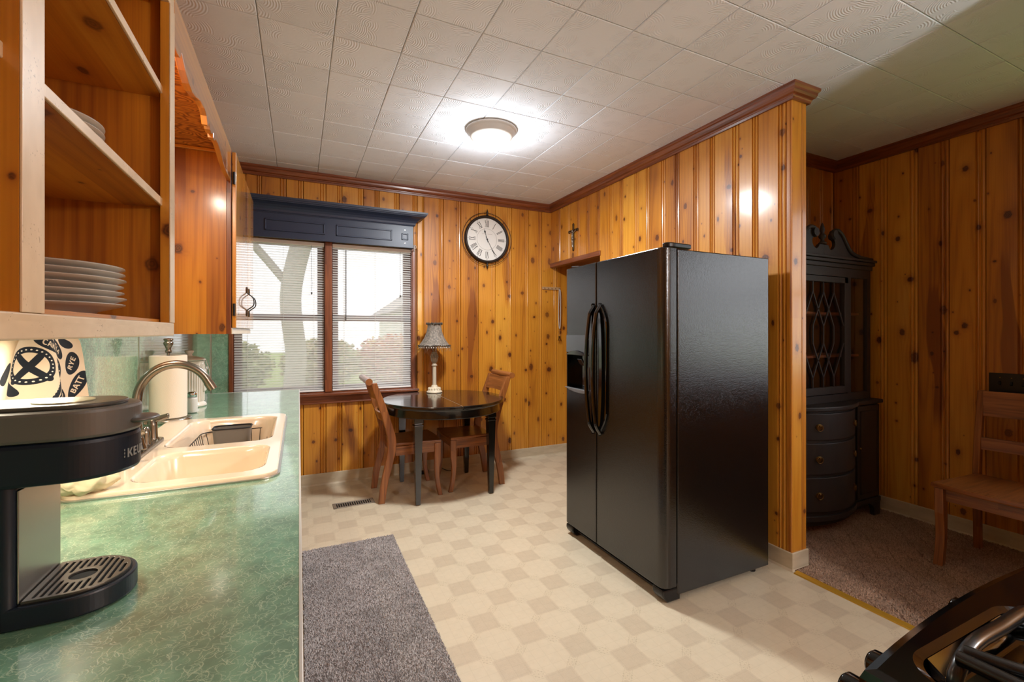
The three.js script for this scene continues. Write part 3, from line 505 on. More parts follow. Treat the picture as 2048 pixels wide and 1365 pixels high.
{
  const s = thing('kitchen_sink', 'cream enamel double bowl sink set into the green counter', 'sink', [0, CY, 0]);
  const X0 = -.522, X1 = -.055, D0 = 1.42, D1 = 2.455, bowls = [[-.405, -.092, 1.475, 1.80], [-.42, -.092, 1.875, 2.40]];
  const sh = rrect(X0, X1, D0, D1, .045);
  for (const [a, b, c, d] of bowls) sh.holes.push(new THREE.Path(rrect(a, b, c, d, .06).getPoints(8)));
  const rim = ext(sh, .014, .004, 8); rim.rotateX(-Math.PI / 2);   // shape y -> -z
  mk('rim', [rim], M.enamel, s);
  mk('rim_trim', [(() => { const r2 = rrect(X0 - .006, X1 + .006, D0 - .006, D1 + .006, .05); r2.holes.push(new THREE.Path(rrect(X0 + .002, X1 - .002, D0 + .002, D1 - .002, .045).getPoints(8))); return ext(r2, .005, .001, 8).rotateX(-Math.PI / 2); })()], M.alu, s);
  bowls.forEach(([a, b, c, d]) => {
    const R = (e, y, r) => [a + e, b - e, -d + e, -c - e, r, y];
    const bl = mk('bowl', [ringSurf([R(-.002, .0135, .061), R(.004, .009, .058), R(.009, -.005, .056), R(.02, -.06, .055), R(.03, -.13, .055), R(.045, -.158, .05), R(.08, -.166, .04)])], M.enamel, s); bl.material.side = THREE.DoubleSide;
    mk('drain', [lathe([[0, .001], [.03, .001], [.04, .004], [.043, .002]], 24).translate((a + b) / 2, -.167, -(c + d) / 2)], M.steel, bl);
  });
  // wire basket standing in the far bowl
  const w = thing('wire_basket', 'dark wire dish basket standing in the far sink bowl', 'basket', [-.245, CY - .155, 2.15]);
  const rr0 = (hx, hd, y, r = .045) => rrect(-hx, hx, -hd, hd, r).getSpacedPoints(40).map(p => [p.x, y, p.y]);
  const wires = [tube(rr0(.138, .235, .118), .0022, 80, 5), tube(rr0(.115, .205, .012), .0018, 80, 5)];
  const A = rr0(.138, .235, .118), B = rr0(.115, .205, .012); for (let i = 0; i < 40; i++) wires.push(tube([A[i], B[i]], .0014, 1, 5));
  for (let i = -4; i <= 4; i++) wires.push(tube([[i * .025, .012, -.205], [i * .025, .012, .205]], .0014, 1, 5));
  mk('wire_frame', wires, M.iron, w); for (const [x, z] of [[-.1, -.18], [.1, -.18], [-.1, .18], [.1, .18]]) mk('foot', [cyl(.004, .004, .011, x, .001, z, 8)], M.blackMat, w);
  const cad = thing('sponge_caddy', 'grey plastic caddy hooked inside the far sink bowl', 'caddy', [-.255, CY - .138, 2.25]);
  mk('cup', [(() => { const g = ringSurf([[-.07, .07, -.045, .045, .02, .14], [-.058, .058, -.036, .036, .018, .0]], true); g.computeVertexNormals(); return g; })()], (() => { const m = std(0x77716a, .5); m.side = THREE.DoubleSide; return m; })(), cad);
  mk('rim', [tube(rrect(-.07, .07, -.045, .045, .02).getSpacedPoints(32).map(p => [p.x, .14, p.y]), .003, 60, 6)], M.blackMat, cad);
}
{
  const f = thing('faucet', 'brushed nickel gooseneck faucet with lever handles behind the sink', 'faucet', [-.468, CY + .0145, 1.82]);
  mk('base_plate', [T(ext(rrect(-.028, .028, -.14, .215, .026), .012, .004, 8), 0, 0, 0, -Math.PI / 2)], M.nickel, f);
  const sp = []; for (let i = 0; i <= 14; i++) { const a = Math.PI - i / 14 * Math.PI * .86; sp.push([.098 + Math.cos(a) * .098, .172 + Math.sin(a) * .112, -.002 * i]); }
  mk('spout', [tube([[0, .01, 0], [0, .06, 0], [0, .12, 0], ...sp], .0135, 70, 14)], M.nickel, f);
  mk('spout_collar', [lathe([[.0, .01], [.026, .01], [.025, .02], [.02, .034], [.018, .05], [.0145, .056]], 24)], M.nickel, f);
  const e = sp[14], dir = [e[0] - sp[13][0], e[1] - sp[13][1], e[2] - sp[13][2]], l = Math.hypot(...dir), q = dir.map(v => v / l);
  mk('aerator', [tube([e, e.map((v, i) => v + q[i] * .028)], .0148, 1, 16)], M.nickel, f);
  for (const z of [.105, -.165]) {
    const h = mk('handle', [lathe([[0, .01], [.021, .01], [.021, .016], [.0165, .02], [.015, .06], [.0145, .082], [.0, .084]], 20).translate(0, 0, z)], M.nickel, f);
    mk('lever', [tube([[-.022, .076, z], [.0, .079, z], [.045, .092, z]], .0098, 12, 14), T(new THREE.TorusGeometry(.0075, .0025, 6, 16), .0455, .092, z, 0, Math.PI / 2)], M.nickel, h);
  }
  mk('sprayer', [lathe([[0, .008], [.016, .008], [.016, .014], [.013, .03], [.015, .05], [.01, .07], [.0, .073]], 18).translate(.0, 0, -.085)], M.nickel, f);
}
{
  const t = thing('paper_towel_holder', 'brushed metal countertop paper towel holder with turned finial', 'towel holder', [-.535, CY, 2.52]);
  mk('base', [lathe([[0, 0], [.086, 0], [.088, .004], [.088, .014], [.084, .019], [0, .02]], 40)], M.steel, t);
  mk('rod', [cyl(.006, .006, .33, 0, .02, 0, 12)], M.nickel, t);
  mk('finial', [lathe([[0, .312], [.013, .312], [.012, .322], [.009, .328], [.014, .342], [.019, .352], [.018, .36], [.013, .364], [.019, .37], [.017, .376], [0, .378]], 20)], M.nickel, t);
  const r = tag(mk('paper_towel_roll', [lathe([[.02, 0], [.068, 0], [.07, .003], [.07, .276], [.068, .279], [.02, .279], [.02, 0]], 40)], std(0xf3e6d2, .92, 0, { bumpMap: repeat(noiseB, 3, 3), bumpScale: .0006 }), scene), 'white paper towel roll on the metal holder behind the sink', 'paper towels'); r.position.set(-.535, CY + .021, -2.52);
}
{
  const c = thing('canister', 'tall ribbed white ceramic canister with lid near the backsplash', 'canister', [-.54, CY, 2.98]);
  const ribs = []; for (let i = 0; i < 36; i++) { const a = i / 36 * 6.283; ribs.push(T(new THREE.CylinderGeometry(.0042, .0042, .2, 6), Math.cos(a) * .066, .13, Math.sin(a) * .066)); }
  mk('body', [lathe([[0, 0], [.078, 0], [.08, .008], [.076, .018], [.068, .024], [.066, .03], [.066, .236], [.07, .244], [.07, .25], [0, .25]], 40), ...ribs], M.ceramic, c);
  mk('lid', [lathe([[0, .251], [.074, .251], [.075, .257], [.062, .266], [.035, .272], [.016, .276], [.012, .284], [.02, .296], [.022, .302], [.016, .308], [0, .309]], 32)], M.ceramic, c);
  mk('plaque', [T(new RoundedBoxGeometry(.05, .12, .02, 2, .006), .066, .14, 0, 0, Math.PI / 2)], M.ceramic, c);
  mk('bail', [tube([[.07, .25, .03], [.085, .2, .035], [.09, .16, .02], [.09, .16, -.02], [.085, .2, -.035], [.07, .25, -.03]], .0022, 30, 6)], M.chrome, c);
}
{
  const j = thing('salt_jar', 'small glass and metal shaker between the paper towels and canister', 'jar', [-.485, CY, 2.74]);
  mk('body', [lathe([[0, .002], [.022, .002], [.024, .006], [.024, .07], [.02, .078], [0, .078]], 20)], std(0xe6e2da, .2), j);
  mk('cap', [lathe([[0, .079], [.0215, .079], [.0215, .098], [.014, .106], [0, .107]], 20)], M.chrome, j);
}
{
  // crumpled dish cloth
  const g = new THREE.SphereGeometry(1, 64, 40), p = g.attributes.position;
  for (let i = 0; i < p.count; i++) { let x = p.getX(i), y = p.getY(i), z = p.getZ(i); const a = Math.atan2(z, x), f = 1 + .22 * Math.sin(a * 5 + y * 3) * .5 + .3 * (fbm(x * 2 + 9, z * 2 + y * 1.5 + 5) - .5), fold = .16 * Math.sin(x * 7 + z * 12 + 3 * vn(x * 2 + 3, z * 2 + 4)); p.setXYZ(i, x * .055 * f, Math.max(-.9, y + fold * (y > -.3 ? 1 : 0)) * .024 * f, z * .04 * f); }
  g.computeVertexNormals(); const c = tag(mk('dish_cloth', g, M.cloth, scene), 'crumpled beige dish cloth on the near corner of the sink rim', 'cloth'); c.position.set(-.47, CY + .036, -1.445); c.rotation.y = .5;
}
// printed kitchen towel
{
  const tex = canvasTex(1024, 1024, (x, w, h) => {
    x.fillStyle = '#e9d3b4'; x.fillRect(0, 0, w, h); const K = '#141a24', B = '#e9d3b4';
    const oval = (cx, cy, rx, ry, a) => { x.save(); x.translate(cx, cy); x.rotate(a); x.fillStyle = K; x.beginPath(); x.ellipse(0, 0, rx, ry, 0, 0, 7); x.fill(); x.restore(); };
    const word = (t, cx, cy, a, s) => { x.save(); x.translate(cx, cy); x.rotate(a); x.fillStyle = B; x.font = 'bold ' + s + 'px sans-serif'; x.textAlign = 'center'; x.textBaseline = 'middle'; x.fillText(t, 0, 0); x.restore(); };
    // pretzel
    const pretzel = (cx, cy, s) => { x.save(); x.translate(cx, cy); x.scale(s, s); x.strokeStyle = K; x.lineWidth = 46; x.lineCap = 'round'; x.lineWidth = 40; x.beginPath(); x.moveTo(-78, 100); x.quadraticCurveTo(-20, 40, 52, -62); x.stroke(); x.beginPath(); x.moveTo(78, 100); x.quadraticCurveTo(20, 40, -52, -62); x.stroke(); x.beginPath(); x.arc(0, 0, 112, 0, 7); x.stroke(); x.fillStyle = '#f4ead8'; for (let i = 0; i < 26; i++) { const a = i / 26 * 6.283; x.beginPath(); x.ellipse(Math.cos(a) * 112, Math.sin(a) * 112, 6, 5, 0, 0, 7); x.fill(); } x.restore(); };
    const donut = (cx, cy, s) => { oval(cx, cy, 105 * s, 120 * s, .2); x.fillStyle = B; x.beginPath(); x.ellipse(cx, cy, 40 * s, 46 * s, 0, 0, 7); x.fill(); for (let i = 0; i < 9; i++) { const a = i * .7; x.save(); x.translate(cx + Math.cos(a) * 74 * s, cy + Math.sin(a) * 84 * s); x.rotate(a * 2); x.fillRect(-13, -5, 26, 10); x.restore(); } };
    pretzel(470, 175, .95); donut(715, 240, .88); oval(345, 310, 95, 36, .5); oval(600, 40, 120, 44, .45); word('CAKE', 600, 42, .45, 56); oval(770, 70, 100, 46, .95); word('CLA', 772, 72, .95, 50); oval(890, 40, 75, 36, .3); oval(930, 195, 62, 90, .25); word('RYE', 930, 195, -1.1, 62);
    oval(790, 410, 98, 44, .75); word('BAG', 792, 412, .75, 54); oval(965, 370, 48, 120, .5); word('BATT', 965, 370, -1.05, 60); x.fillStyle = K; for (let i = 0; i < 9; i++) { x.beginPath(); x.arc(630 - i * 13, 300 + i * 17, 15, 0, 7); x.fill(); } x.beginPath(); x.moveTo(640, 300); x.lineTo(530, 430); x.lineTo(640, 500); x.closePath(); x.fill(); word('CO', 605, 410, -.9, 44);
    x.strokeStyle = B; x.lineWidth = 6; x.beginPath(); x.moveTo(640, 318); x.lineTo(548, 430); x.lineTo(640, 488); x.stroke();
    pretzel(470, 700, .8); oval(800, 700, 110, 46, -.4); donut(250, 620, .8); oval(160, 200, 100, 44, -.5); donut(900, 880, .8);
  });
  const n = 60, m = 40, P = [], U = [], I = [];
  for (let j = 0; j <= m; j++) for (let i = 0; i <= n; i++) {
    const s = i / n, t = j / m, wd = lerp(.40, .56, Math.sqrt(t)), fold = Math.sin(s * 13 + t * .8) * .024 + Math.sin(s * 23 + 1 + t) * .006;
    P.push(.045 + fold * (.5 + t) + .004 * Math.sin(t * 5 + s * 8), -.37 * t, .28 * (.5 - .5) + (.5 - s) * wd - .02 * t); U.push(s, 1 - t);
  }
  for (let j = 0; j < m; j++) for (let i = 0; i < n; i++) { const a = j * (n + 1) + i; I.push(a, a + n + 1, a + 1, a + 1, a + n + 1, a + n + 2); }
  const g = new THREE.BufferGeometry(); g.setAttribute('position', new THREE.Float32BufferAttribute(P, 3)); g.setAttribute('uv', new THREE.Float32BufferAttribute(U, 2)); g.setIndex(I); g.computeVertexNormals();
  const t = thing('kitchen_towel', 'cream kitchen towel printed with black pretzel, donut and words', 'towel', [XL + .012, 1.303, 1.475]);
  mk('cloth', [g], std(0xffffff, .95, 0, { map: tex, side: THREE.DoubleSide }), t);
  mk('hook', [tube([[-.01, -.012, -.02], [.03, -.012, -.02], [.045, -.002, -.02]], .004, 10, 6), bx(-.011, -.004, -.03, .0, -.04, 0)], M.iron, t);
}
// coffee maker
{
  const K = thing('coffee_maker', 'black single-cup coffee maker with drip tray on the counter', 'coffee maker', [-.36, CY, .905]);
  const body = std(0x141c28, .4), lid = std(0x6b6761, .38, .3), hz = .068;
  const stad = (x0, x1, h) => { const s = new THREE.Shape(); s.moveTo(x0, -h); s.lineTo(x1 - h, -h); s.absarc(x1 - h, 0, h, -Math.PI / 2, Math.PI / 2); s.lineTo(x0, h); s.closePath(); return s; };
  const up = (s, y, h, b = .003) => T(ext(s, h, b, 20), 0, y, 0, -Math.PI / 2);
  mk('base', [up(stad(-.16, .126, hz), 0.002, .03)], body, K);
  mk('column', [up(rrect(-.17, .012, -hz, hz, .012), .002, .2)], body, K);
  mk('front_plate', [bx(.012, .0145, .034, .189, -hz + .008, hz - .008, .001)], std(0xa8a29a, .34, 1), K);
  // head with a sloping underside
  mk('head', [up(stad(-.172, .13, hz + .004), .194, .059, .006)], body, K);
  mk('lid', [up(stad(-.172, .1315, hz + .0055), .2535, .042, .005)], lid, K);
  mk('lid_cap', [up(stad(-.1, .115, hz - .012), .2956, .006, .002)], std(0x55524b, .3, .3), K);
  mk('lid_badge', [T(new THREE.CylinderGeometry(.035, .035, .0015, 32), .04, .3026, 0)], std(0xb9b08c, .3, .4), K);
  mk('lip', [T(new THREE.SphereGeometry(1, 24, 12).scale(.022, .006, .03), .134, .27, 0)], lid, K);
  const slots = stad(.016, .118, hz - .008), addSlot = (x, z0, z1) => { if (z1 - z0 < .006) return; slots.holes.push(new THREE.Path(rrect(x - .0018, x + .0018, z0, z1, .0017).getPoints(3))); };
  for (let i = 0; i < 11; i++) { const x = .026 + i * .0084, r = hz - .014, cx = .126 - hz, hw = x > cx ? Math.sqrt(Math.max(0, r * r - (x - cx) ** 2)) : r; if (Math.abs(x - .062) < .021) { const q = Math.sqrt(.021 ** 2 - (x - .062) ** 2) + .004; addSlot(x, -hw, -q); addSlot(x, q, hw); } else addSlot(x, -hw, hw); }
  const hole = new THREE.Path(); hole.absarc(.062, 0, .0165, 0, 6.283); slots.holes.push(hole);
  mk('drip_grate', [T(ext(slots, .004, .0008, 10), 0, .0325, 0, -Math.PI / 2)], std(0x6b6862, .36, .8), K);
  mk('drip_well', [up(stad(.014, .12, hz - .006), .0318, .0012, .0003)], M.gap, K);
  // lettering round the nose of the head
  const font = await new FontLoader().loadAsync('fonts/droid/droid_sans_bold.typeface.json');
  const tg = new TextGeometry('KEURIG', { font, size: .0135, depth: .0006, curveSegments: 4, bevelEnabled: false }); tg.computeBoundingBox(); const bw = tg.boundingBox.max.x; const p = tg.attributes.position, R = hz + .0043, cx = .13 - hz - .004;
  for (let i = 0; i < p.count; i++) { const a = (p.getX(i) - bw / 2) / R, rr2 = R + p.getZ(i); p.setXYZ(i, cx + Math.cos(a) * rr2, p.getY(i) + .215, -Math.sin(a) * rr2); }
  tg.computeVertexNormals(); mk('lettering', [tg], std(0x9a9a96, .4, .3), K);
  const dots = []; for (let i = 0; i < 3; i++) { const a = (-bw / 2 - .003) / R; dots.push(T(new THREE.CylinderGeometry(.0017, .0017, .0008, 8), cx + Math.cos(a) * R, .217 + i * .005, -Math.sin(a) * R, 0, 0, Math.PI / 2)); } mk('emblem', dots, std(0x9a9a96, .4, .3), K);
}
// outlet on the left wall
{ const o = thing('wall_outlet', 'white outlet plate on the green backsplash beside the window corner', 'outlet', [XL, 1.0, 4.03]); mk('plate', [bx(0, .005, -.06, .06, -.036, .036, .002)], M.white, o); for (const y of [-.024, .024]) mk('socket', [bx(.005, .008, y - .016, y + .016, -.014, .014, .002)], M.blackMat, o); }

// ---------------------------------------------------------------- refrigerator
{
  const F = thing('refrigerator', 'black textured side-by-side refrigerator with in-door dispenser', 'refrigerator', [0, 0, 0]);
  const x0 = 1.585, xd = 1.665, x1 = 2.35, dn = 1.655, df = 2.545, ds = 2.2, top = 1.728, b = .075;
  mk('cabinet', [uvm(bx(xd + .012, x1, .03, top, -df + .004, -dn - .004, .006), 1)], M.fridge, F);
  mk('gasket', [bx(xd, xd + .012, b + .02, top - .015, -df + .02, -dn - .02)], M.gap, F);
  // doors: outer vertical edges rounded
  const doorShape = (d0, d1, r0, r1) => { const s = new THREE.Shape(); s.moveTo(xd, d0); s.lineTo(xd, d1); s.lineTo(x0 + r1, d1); s.quadraticCurveTo(x0, d1, x0, d1 - r1); s.lineTo(x0, d0 + r0); s.quadraticCurveTo(x0, d0, x0 + r0, d0); s.closePath(); return s; };
  const door = (d0, d1, r0, r1) => T(ext(doorShape(d0, d1, r0, r1), top + .004 - b, .004, 10), 0, b, 0, -Math.PI / 2);
  const fd = mk('door', [uvm(door(dn, ds - .003, .045, .008), 1)], M.fridge, F);
  const ev = new Evaluator(); ev.useGroups = false; ev.attributes = ['position', 'normal', 'uv'];
  const A = new Brush(prep(door(ds + .003, df, .008, .03))), B = new Brush(prep(bx(x0 - .05, x0 + .062, .96, 1.19, -2.52, -2.285))); A.updateMatrixWorld(); B.updateMatrixWorld();
  const zd = mk('door', [uvm(ev.evaluate(A, B, SUBTRACTION).geometry, 1)], M.fridge, F);
  const dp = mk('dispenser', [bx(x0 - .004, x0 + .003, 1.19, 1.3, -2.525, -2.28, .002)], std(0x5b5d60, .22, .5), zd);
  mk('dispenser_hood', [T(ext((() => { const s = new THREE.Shape(); s.moveTo(2.28, 1.175); s.lineTo(2.525, 1.175); s.quadraticCurveTo(2.4025, 1.235, 2.28, 1.175); return s; })(), .016, .003), 0, 0, 0, 0, Math.PI / 2).translate(x0 - .012, 0, 0)], M.fridgeGloss, zd);
  mk('dispenser_lining', [bx(x0 + .06, x0 + .0615, .962, 1.188, -2.519, -2.286), bx(x0 + .002, x0 + .06, .962, 1.188, -2.5195, -2.518), bx(x0 + .002, x0 + .06, .962, 1.188, -2.287, -2.2855)], M.fridgeGloss, zd);
  mk('paddle', [T(new RoundedBoxGeometry(.012, .05, .05, 2, .004), x0 + .03, 1.13, -2.4, 0, 0, .5)], M.fridgeGloss, zd); mk('paddle', [T(new RoundedBoxGeometry(.01, .09, .045, 2, .004), x0 + .045, 1.06, -2.36, 0, 0, .15)], M.steel, zd);
  mk('dispenser_tray', [T(ext((() => { const s = new THREE.Shape(); s.moveTo(2.28, .965); s.lineTo(2.525, .965); s.quadraticCurveTo(2.4025, .93, 2.28, .945); s.closePath(); return s; })(), .022, .003), 0, 0, 0, 0, Math.PI / 2).translate(x0 - .018, 0, 0)], std(0x8a8a8a, .25, .6), zd);
  const handle = (par, d, w, sgn) => {
    const y0 = .73, y1 = 1.475, pts = []; for (let i = 0; i <= 16; i++) { const t = i / 16, e = Math.sin(Math.PI * t); pts.push([x0 - .004 - .05 * Math.pow(e, .35), lerp(y0, y1, t), -d + sgn * .012 * (1 - e)]); }
    const h = mk('handle', [tube(pts, .012, 60, 10)], M.fridgeGloss, par);
    const s = new THREE.Shape(); s.moveTo(0, y0 - .015); s.bezierCurveTo(w * .6, y0 + .04, w, y0 + .09, w, y0 + .14); s.lineTo(w, y1 - .13); s.bezierCurveTo(w, y1 - .07, w * .6, y1 - .02, 0, y1 + .015); s.closePath();
    const g = ext(s, .02, .006, 10); g.rotateY(sgn > 0 ? Math.PI / 2 : Math.PI / 2); if (sgn < 0) g.scale(1, 1, -1);
    // plate shape x runs along -z; mirrored for the freezer side
    mk('handle_plate', [T(g, x0 - .014, 0, -d)], M.fridgeGloss, h);
  };
  handle(fd, ds - .035, -.075, 1); handle(zd, ds + .03, .03, 1);
  mk('grille', [bx(xd - .03, xd + .02, .022, b - .008, -df + .04, -dn - .04), ...[0, 1, 2].map(i => bx(xd - .036, xd - .03, .028 + i * .014, .034 + i * .014, -df + .05, -dn - .05))], M.blackMat, F);
  for (const d of [dn + .045, df - .045]) mk('foot_cover', [T(ext((() => { const s = new THREE.Shape(); s.moveTo(.0, .0); s.lineTo(.08, .0); s.lineTo(.08, .064); s.lineTo(-.03, .064); s.quadraticCurveTo(-.045, .03, 0, 0); return s; })(), .075, .008, 8), xd - .045, .004, -d - .0375)], M.black, F);
  for (const d of [dn + .05, df - .05]) mk('foot', [cyl(.02, .02, .032, x1 - .08, 0, -d, 12)], M.blackMat, F);
  mk('hinge_cover', [T(ext((() => { const s = new THREE.Shape(); s.moveTo(x0 + .03, dn + .04); s.quadraticCurveTo(x0 + .03, dn + .005, x0 + .08, dn + .005); s.lineTo(x0 + .19, dn + .012); s.quadraticCurveTo(x0 + .2, dn + .07, x0 + .09, dn + .085); s.closePath(); return s; })(), .026, .006, 10), 0, top + .005, 0, -Math.PI / 2)], M.black, F);
  mk('hinge_cover', [T(ext((() => { const s = new THREE.Shape(); s.moveTo(x0 + .03, df - .03); s.lineTo(x0 + .16, df - .012); s.quadraticCurveTo(x0 + .16, df - .08, x0 + .06, df - .07); s.closePath(); return s; })(), .018, .005, 10), 0, top + .005, 0, -Math.PI / 2)], M.black, F);
}

// ---------------------------------------------------------------- dinette table, chairs, lamp
{
  const Tb = thing('dining_table', 'round black drop-center pedestal-free table with tapered square legs', 'table', [1.11, 0, 3.715]);
  Tb.userData.label = 'round glossy black dinette table with four tapered legs by window';
  const R = .505, top = .765;
  for (const s of [-1, 1]) { const sh = new THREE.Shape(); const a0 = s > 0 ? -Math.PI / 2 : Math.PI / 2; sh.absarc(s * .0015, 0, R, a0, a0 + Math.PI, false); sh.closePath(); mk('table_top', [T(ext(sh, .026, .006, 40), 0, top - .026, 0, -Math.PI / 2)], M.table, Tb); }
  mk('seam_glint', [bx(-.0012, .0012, top - .02, top - .0005, -R + .01, R - .01)], M.rawWood, Tb);  // pale strip stands in for light reflected off the gap edges
  mk('apron', [lathe([[R - .055, top - .1], [R - .03, top - .1], [R - .026, top - .094], [R - .03, top - .088], [R - .03, top - .04], [R - .024, top - .034], [R - .02, top - .027], [R - .055, top - .027]], 64)], M.table, Tb);
  for (const [x, z] of [[-.29, .29], [.31, .29], [-.29, -.31], [.31, -.31]]) {
    const tap = (w0, w1, y0, y1) => { const g = new THREE.CylinderGeometry(w1 / Math.SQRT2 * 1, w0 / Math.SQRT2, y1 - y0, 4, 1); return g.toNonIndexed().rotateY(Math.PI / 4).translate(x, (y0 + y1) / 2, z); };
    const g = [tap(.034, .062, .004, .6), bx(x - .036, x + .036, .6, .612, z - .036, z + .036, .003), bx(x - .03, x + .03, .612, .625, z - .03, z + .03, .003), bx(x - .036, x + .036, .625, top - .03, z - .036, z + .036, .003)]; g.forEach(q => q.computeVertexNormals());
    const l = mk('leg', g, M.table, Tb); mk('glide', [cyl(.016, .016, .004, x, 0, z, 12)], M.oldBrass, l);
  }
}
function kitchenChair(label, pos, turn) {
  // faces local +x; origin at the middle of the footprint
  const c = thing('dinette_chair', label, 'chair', pos, turn, 'wooden chairs at the round table');
  const post = [[-.225, 0], [-.205, .15], [-.17, .3], [-.148, .42], [-.15, .5], [-.18, .62], [-.225, .76], [-.268, .88], [-.285, .93]], front = [], back = [];
  const sm = new THREE.CatmullRomCurve3(post.map(p => new THREE.Vector3(p[0], p[1], 0))).getPoints(40);
  sm.forEach((p, i) => { const t = i / 40, w = lerp(.024, .032, Math.sin(Math.PI * clamp(t * 1.1))); front.push([p.x + w, p.y]); back.unshift([p.x - w, p.y]); });
  for (const z of [-.195, .195]) {
    mk('back_post', [wood([ext([...front, ...back], .032, .005).translate(0, 0, z - .016)], 1)], M.chair, c);
    const lp = [[.21, 0], [.232, 0], [.226, .1], [.226, .2], [.238, .3], [.244, .4], [.196, .4], [.196, .3], [.196, .2], [.2, .1]];
    const ls = new THREE.Shape(); ls.moveTo(.222, 0); ls.lineTo(.256, 0); ls.bezierCurveTo(.226, .12, .222, .18, .238, .28); ls.lineTo(.242, .425); ls.lineTo(.19, .425); ls.lineTo(.19, .28); ls.bezierCurveTo(.19, .18, .196, .1, .222, 0);
    mk('leg', [wood([ext(ls, .036, .005).translate(0, 0, z - .018)], 1)], M.chair, c);
  }
  const seat = new THREE.Shape(); seat.moveTo(-.14, -.185); seat.lineTo(.24, -.215); seat.quadraticCurveTo(.268, 0, .24, .215); seat.lineTo(-.14, .185); seat.closePath();
  mk('seat', [wood([T(ext(seat, .024, .007), 0, .426, 0, -Math.PI / 2)], 0)], M.chair, c);
  mk('apron', [wood([bx(-.12, .2, .355, .426, -.2, -.182), bx(-.12, .2, .355, .426, .182, .2), bx(.2, .218, .355, .426, -.178, .178), bx(-.135, -.12, .355, .426, -.178, .178)], 0)], M.chair, c);
  const rail = (y0, y1, xo, bow, th) => { const g = new THREE.BoxGeometry(th, y1 - y0, .362, 1, 3, 12), p = g.attributes.position; for (let i = 0; i < p.count; i++) { const z = p.getZ(i), y = p.getY(i) + (y0 + y1) / 2; p.setXYZ(i, p.getX(i) + xo(y) - bow * (1 - (z / .18) ** 2), y, z); } g.computeVertexNormals(); return g; };
  const px = y => { let k = 0; while (k < post.length - 2 && post[k + 1][1] < y) k++; const t = (y - post[k][1]) / (post[k + 1][1] - post[k][1]); return lerp(post[k][0], post[k + 1][0], t); };
  mk('crest_rail', [wood([rail(.8, .925, px, .03, .022)], 2)], M.chair, c);
  mk('crest_roll', [wood([T(new THREE.CylinderGeometry(.026, .026, .42, 20), -.318, .94, 0, Math.PI / 2)], 2)], M.chair, c);
  mk('back_rail', [wood([rail(.62, .69, px, .03, .02)], 2)], M.chair, c);
  return c;
}
kitchenChair('brown wooden chair pushed under the left side of round table', [.8, 0, 3.77], 0);
kitchenChair('brown wooden chair pushed under the right side of round table', [1.37, 0, 3.79], Math.PI - .0);
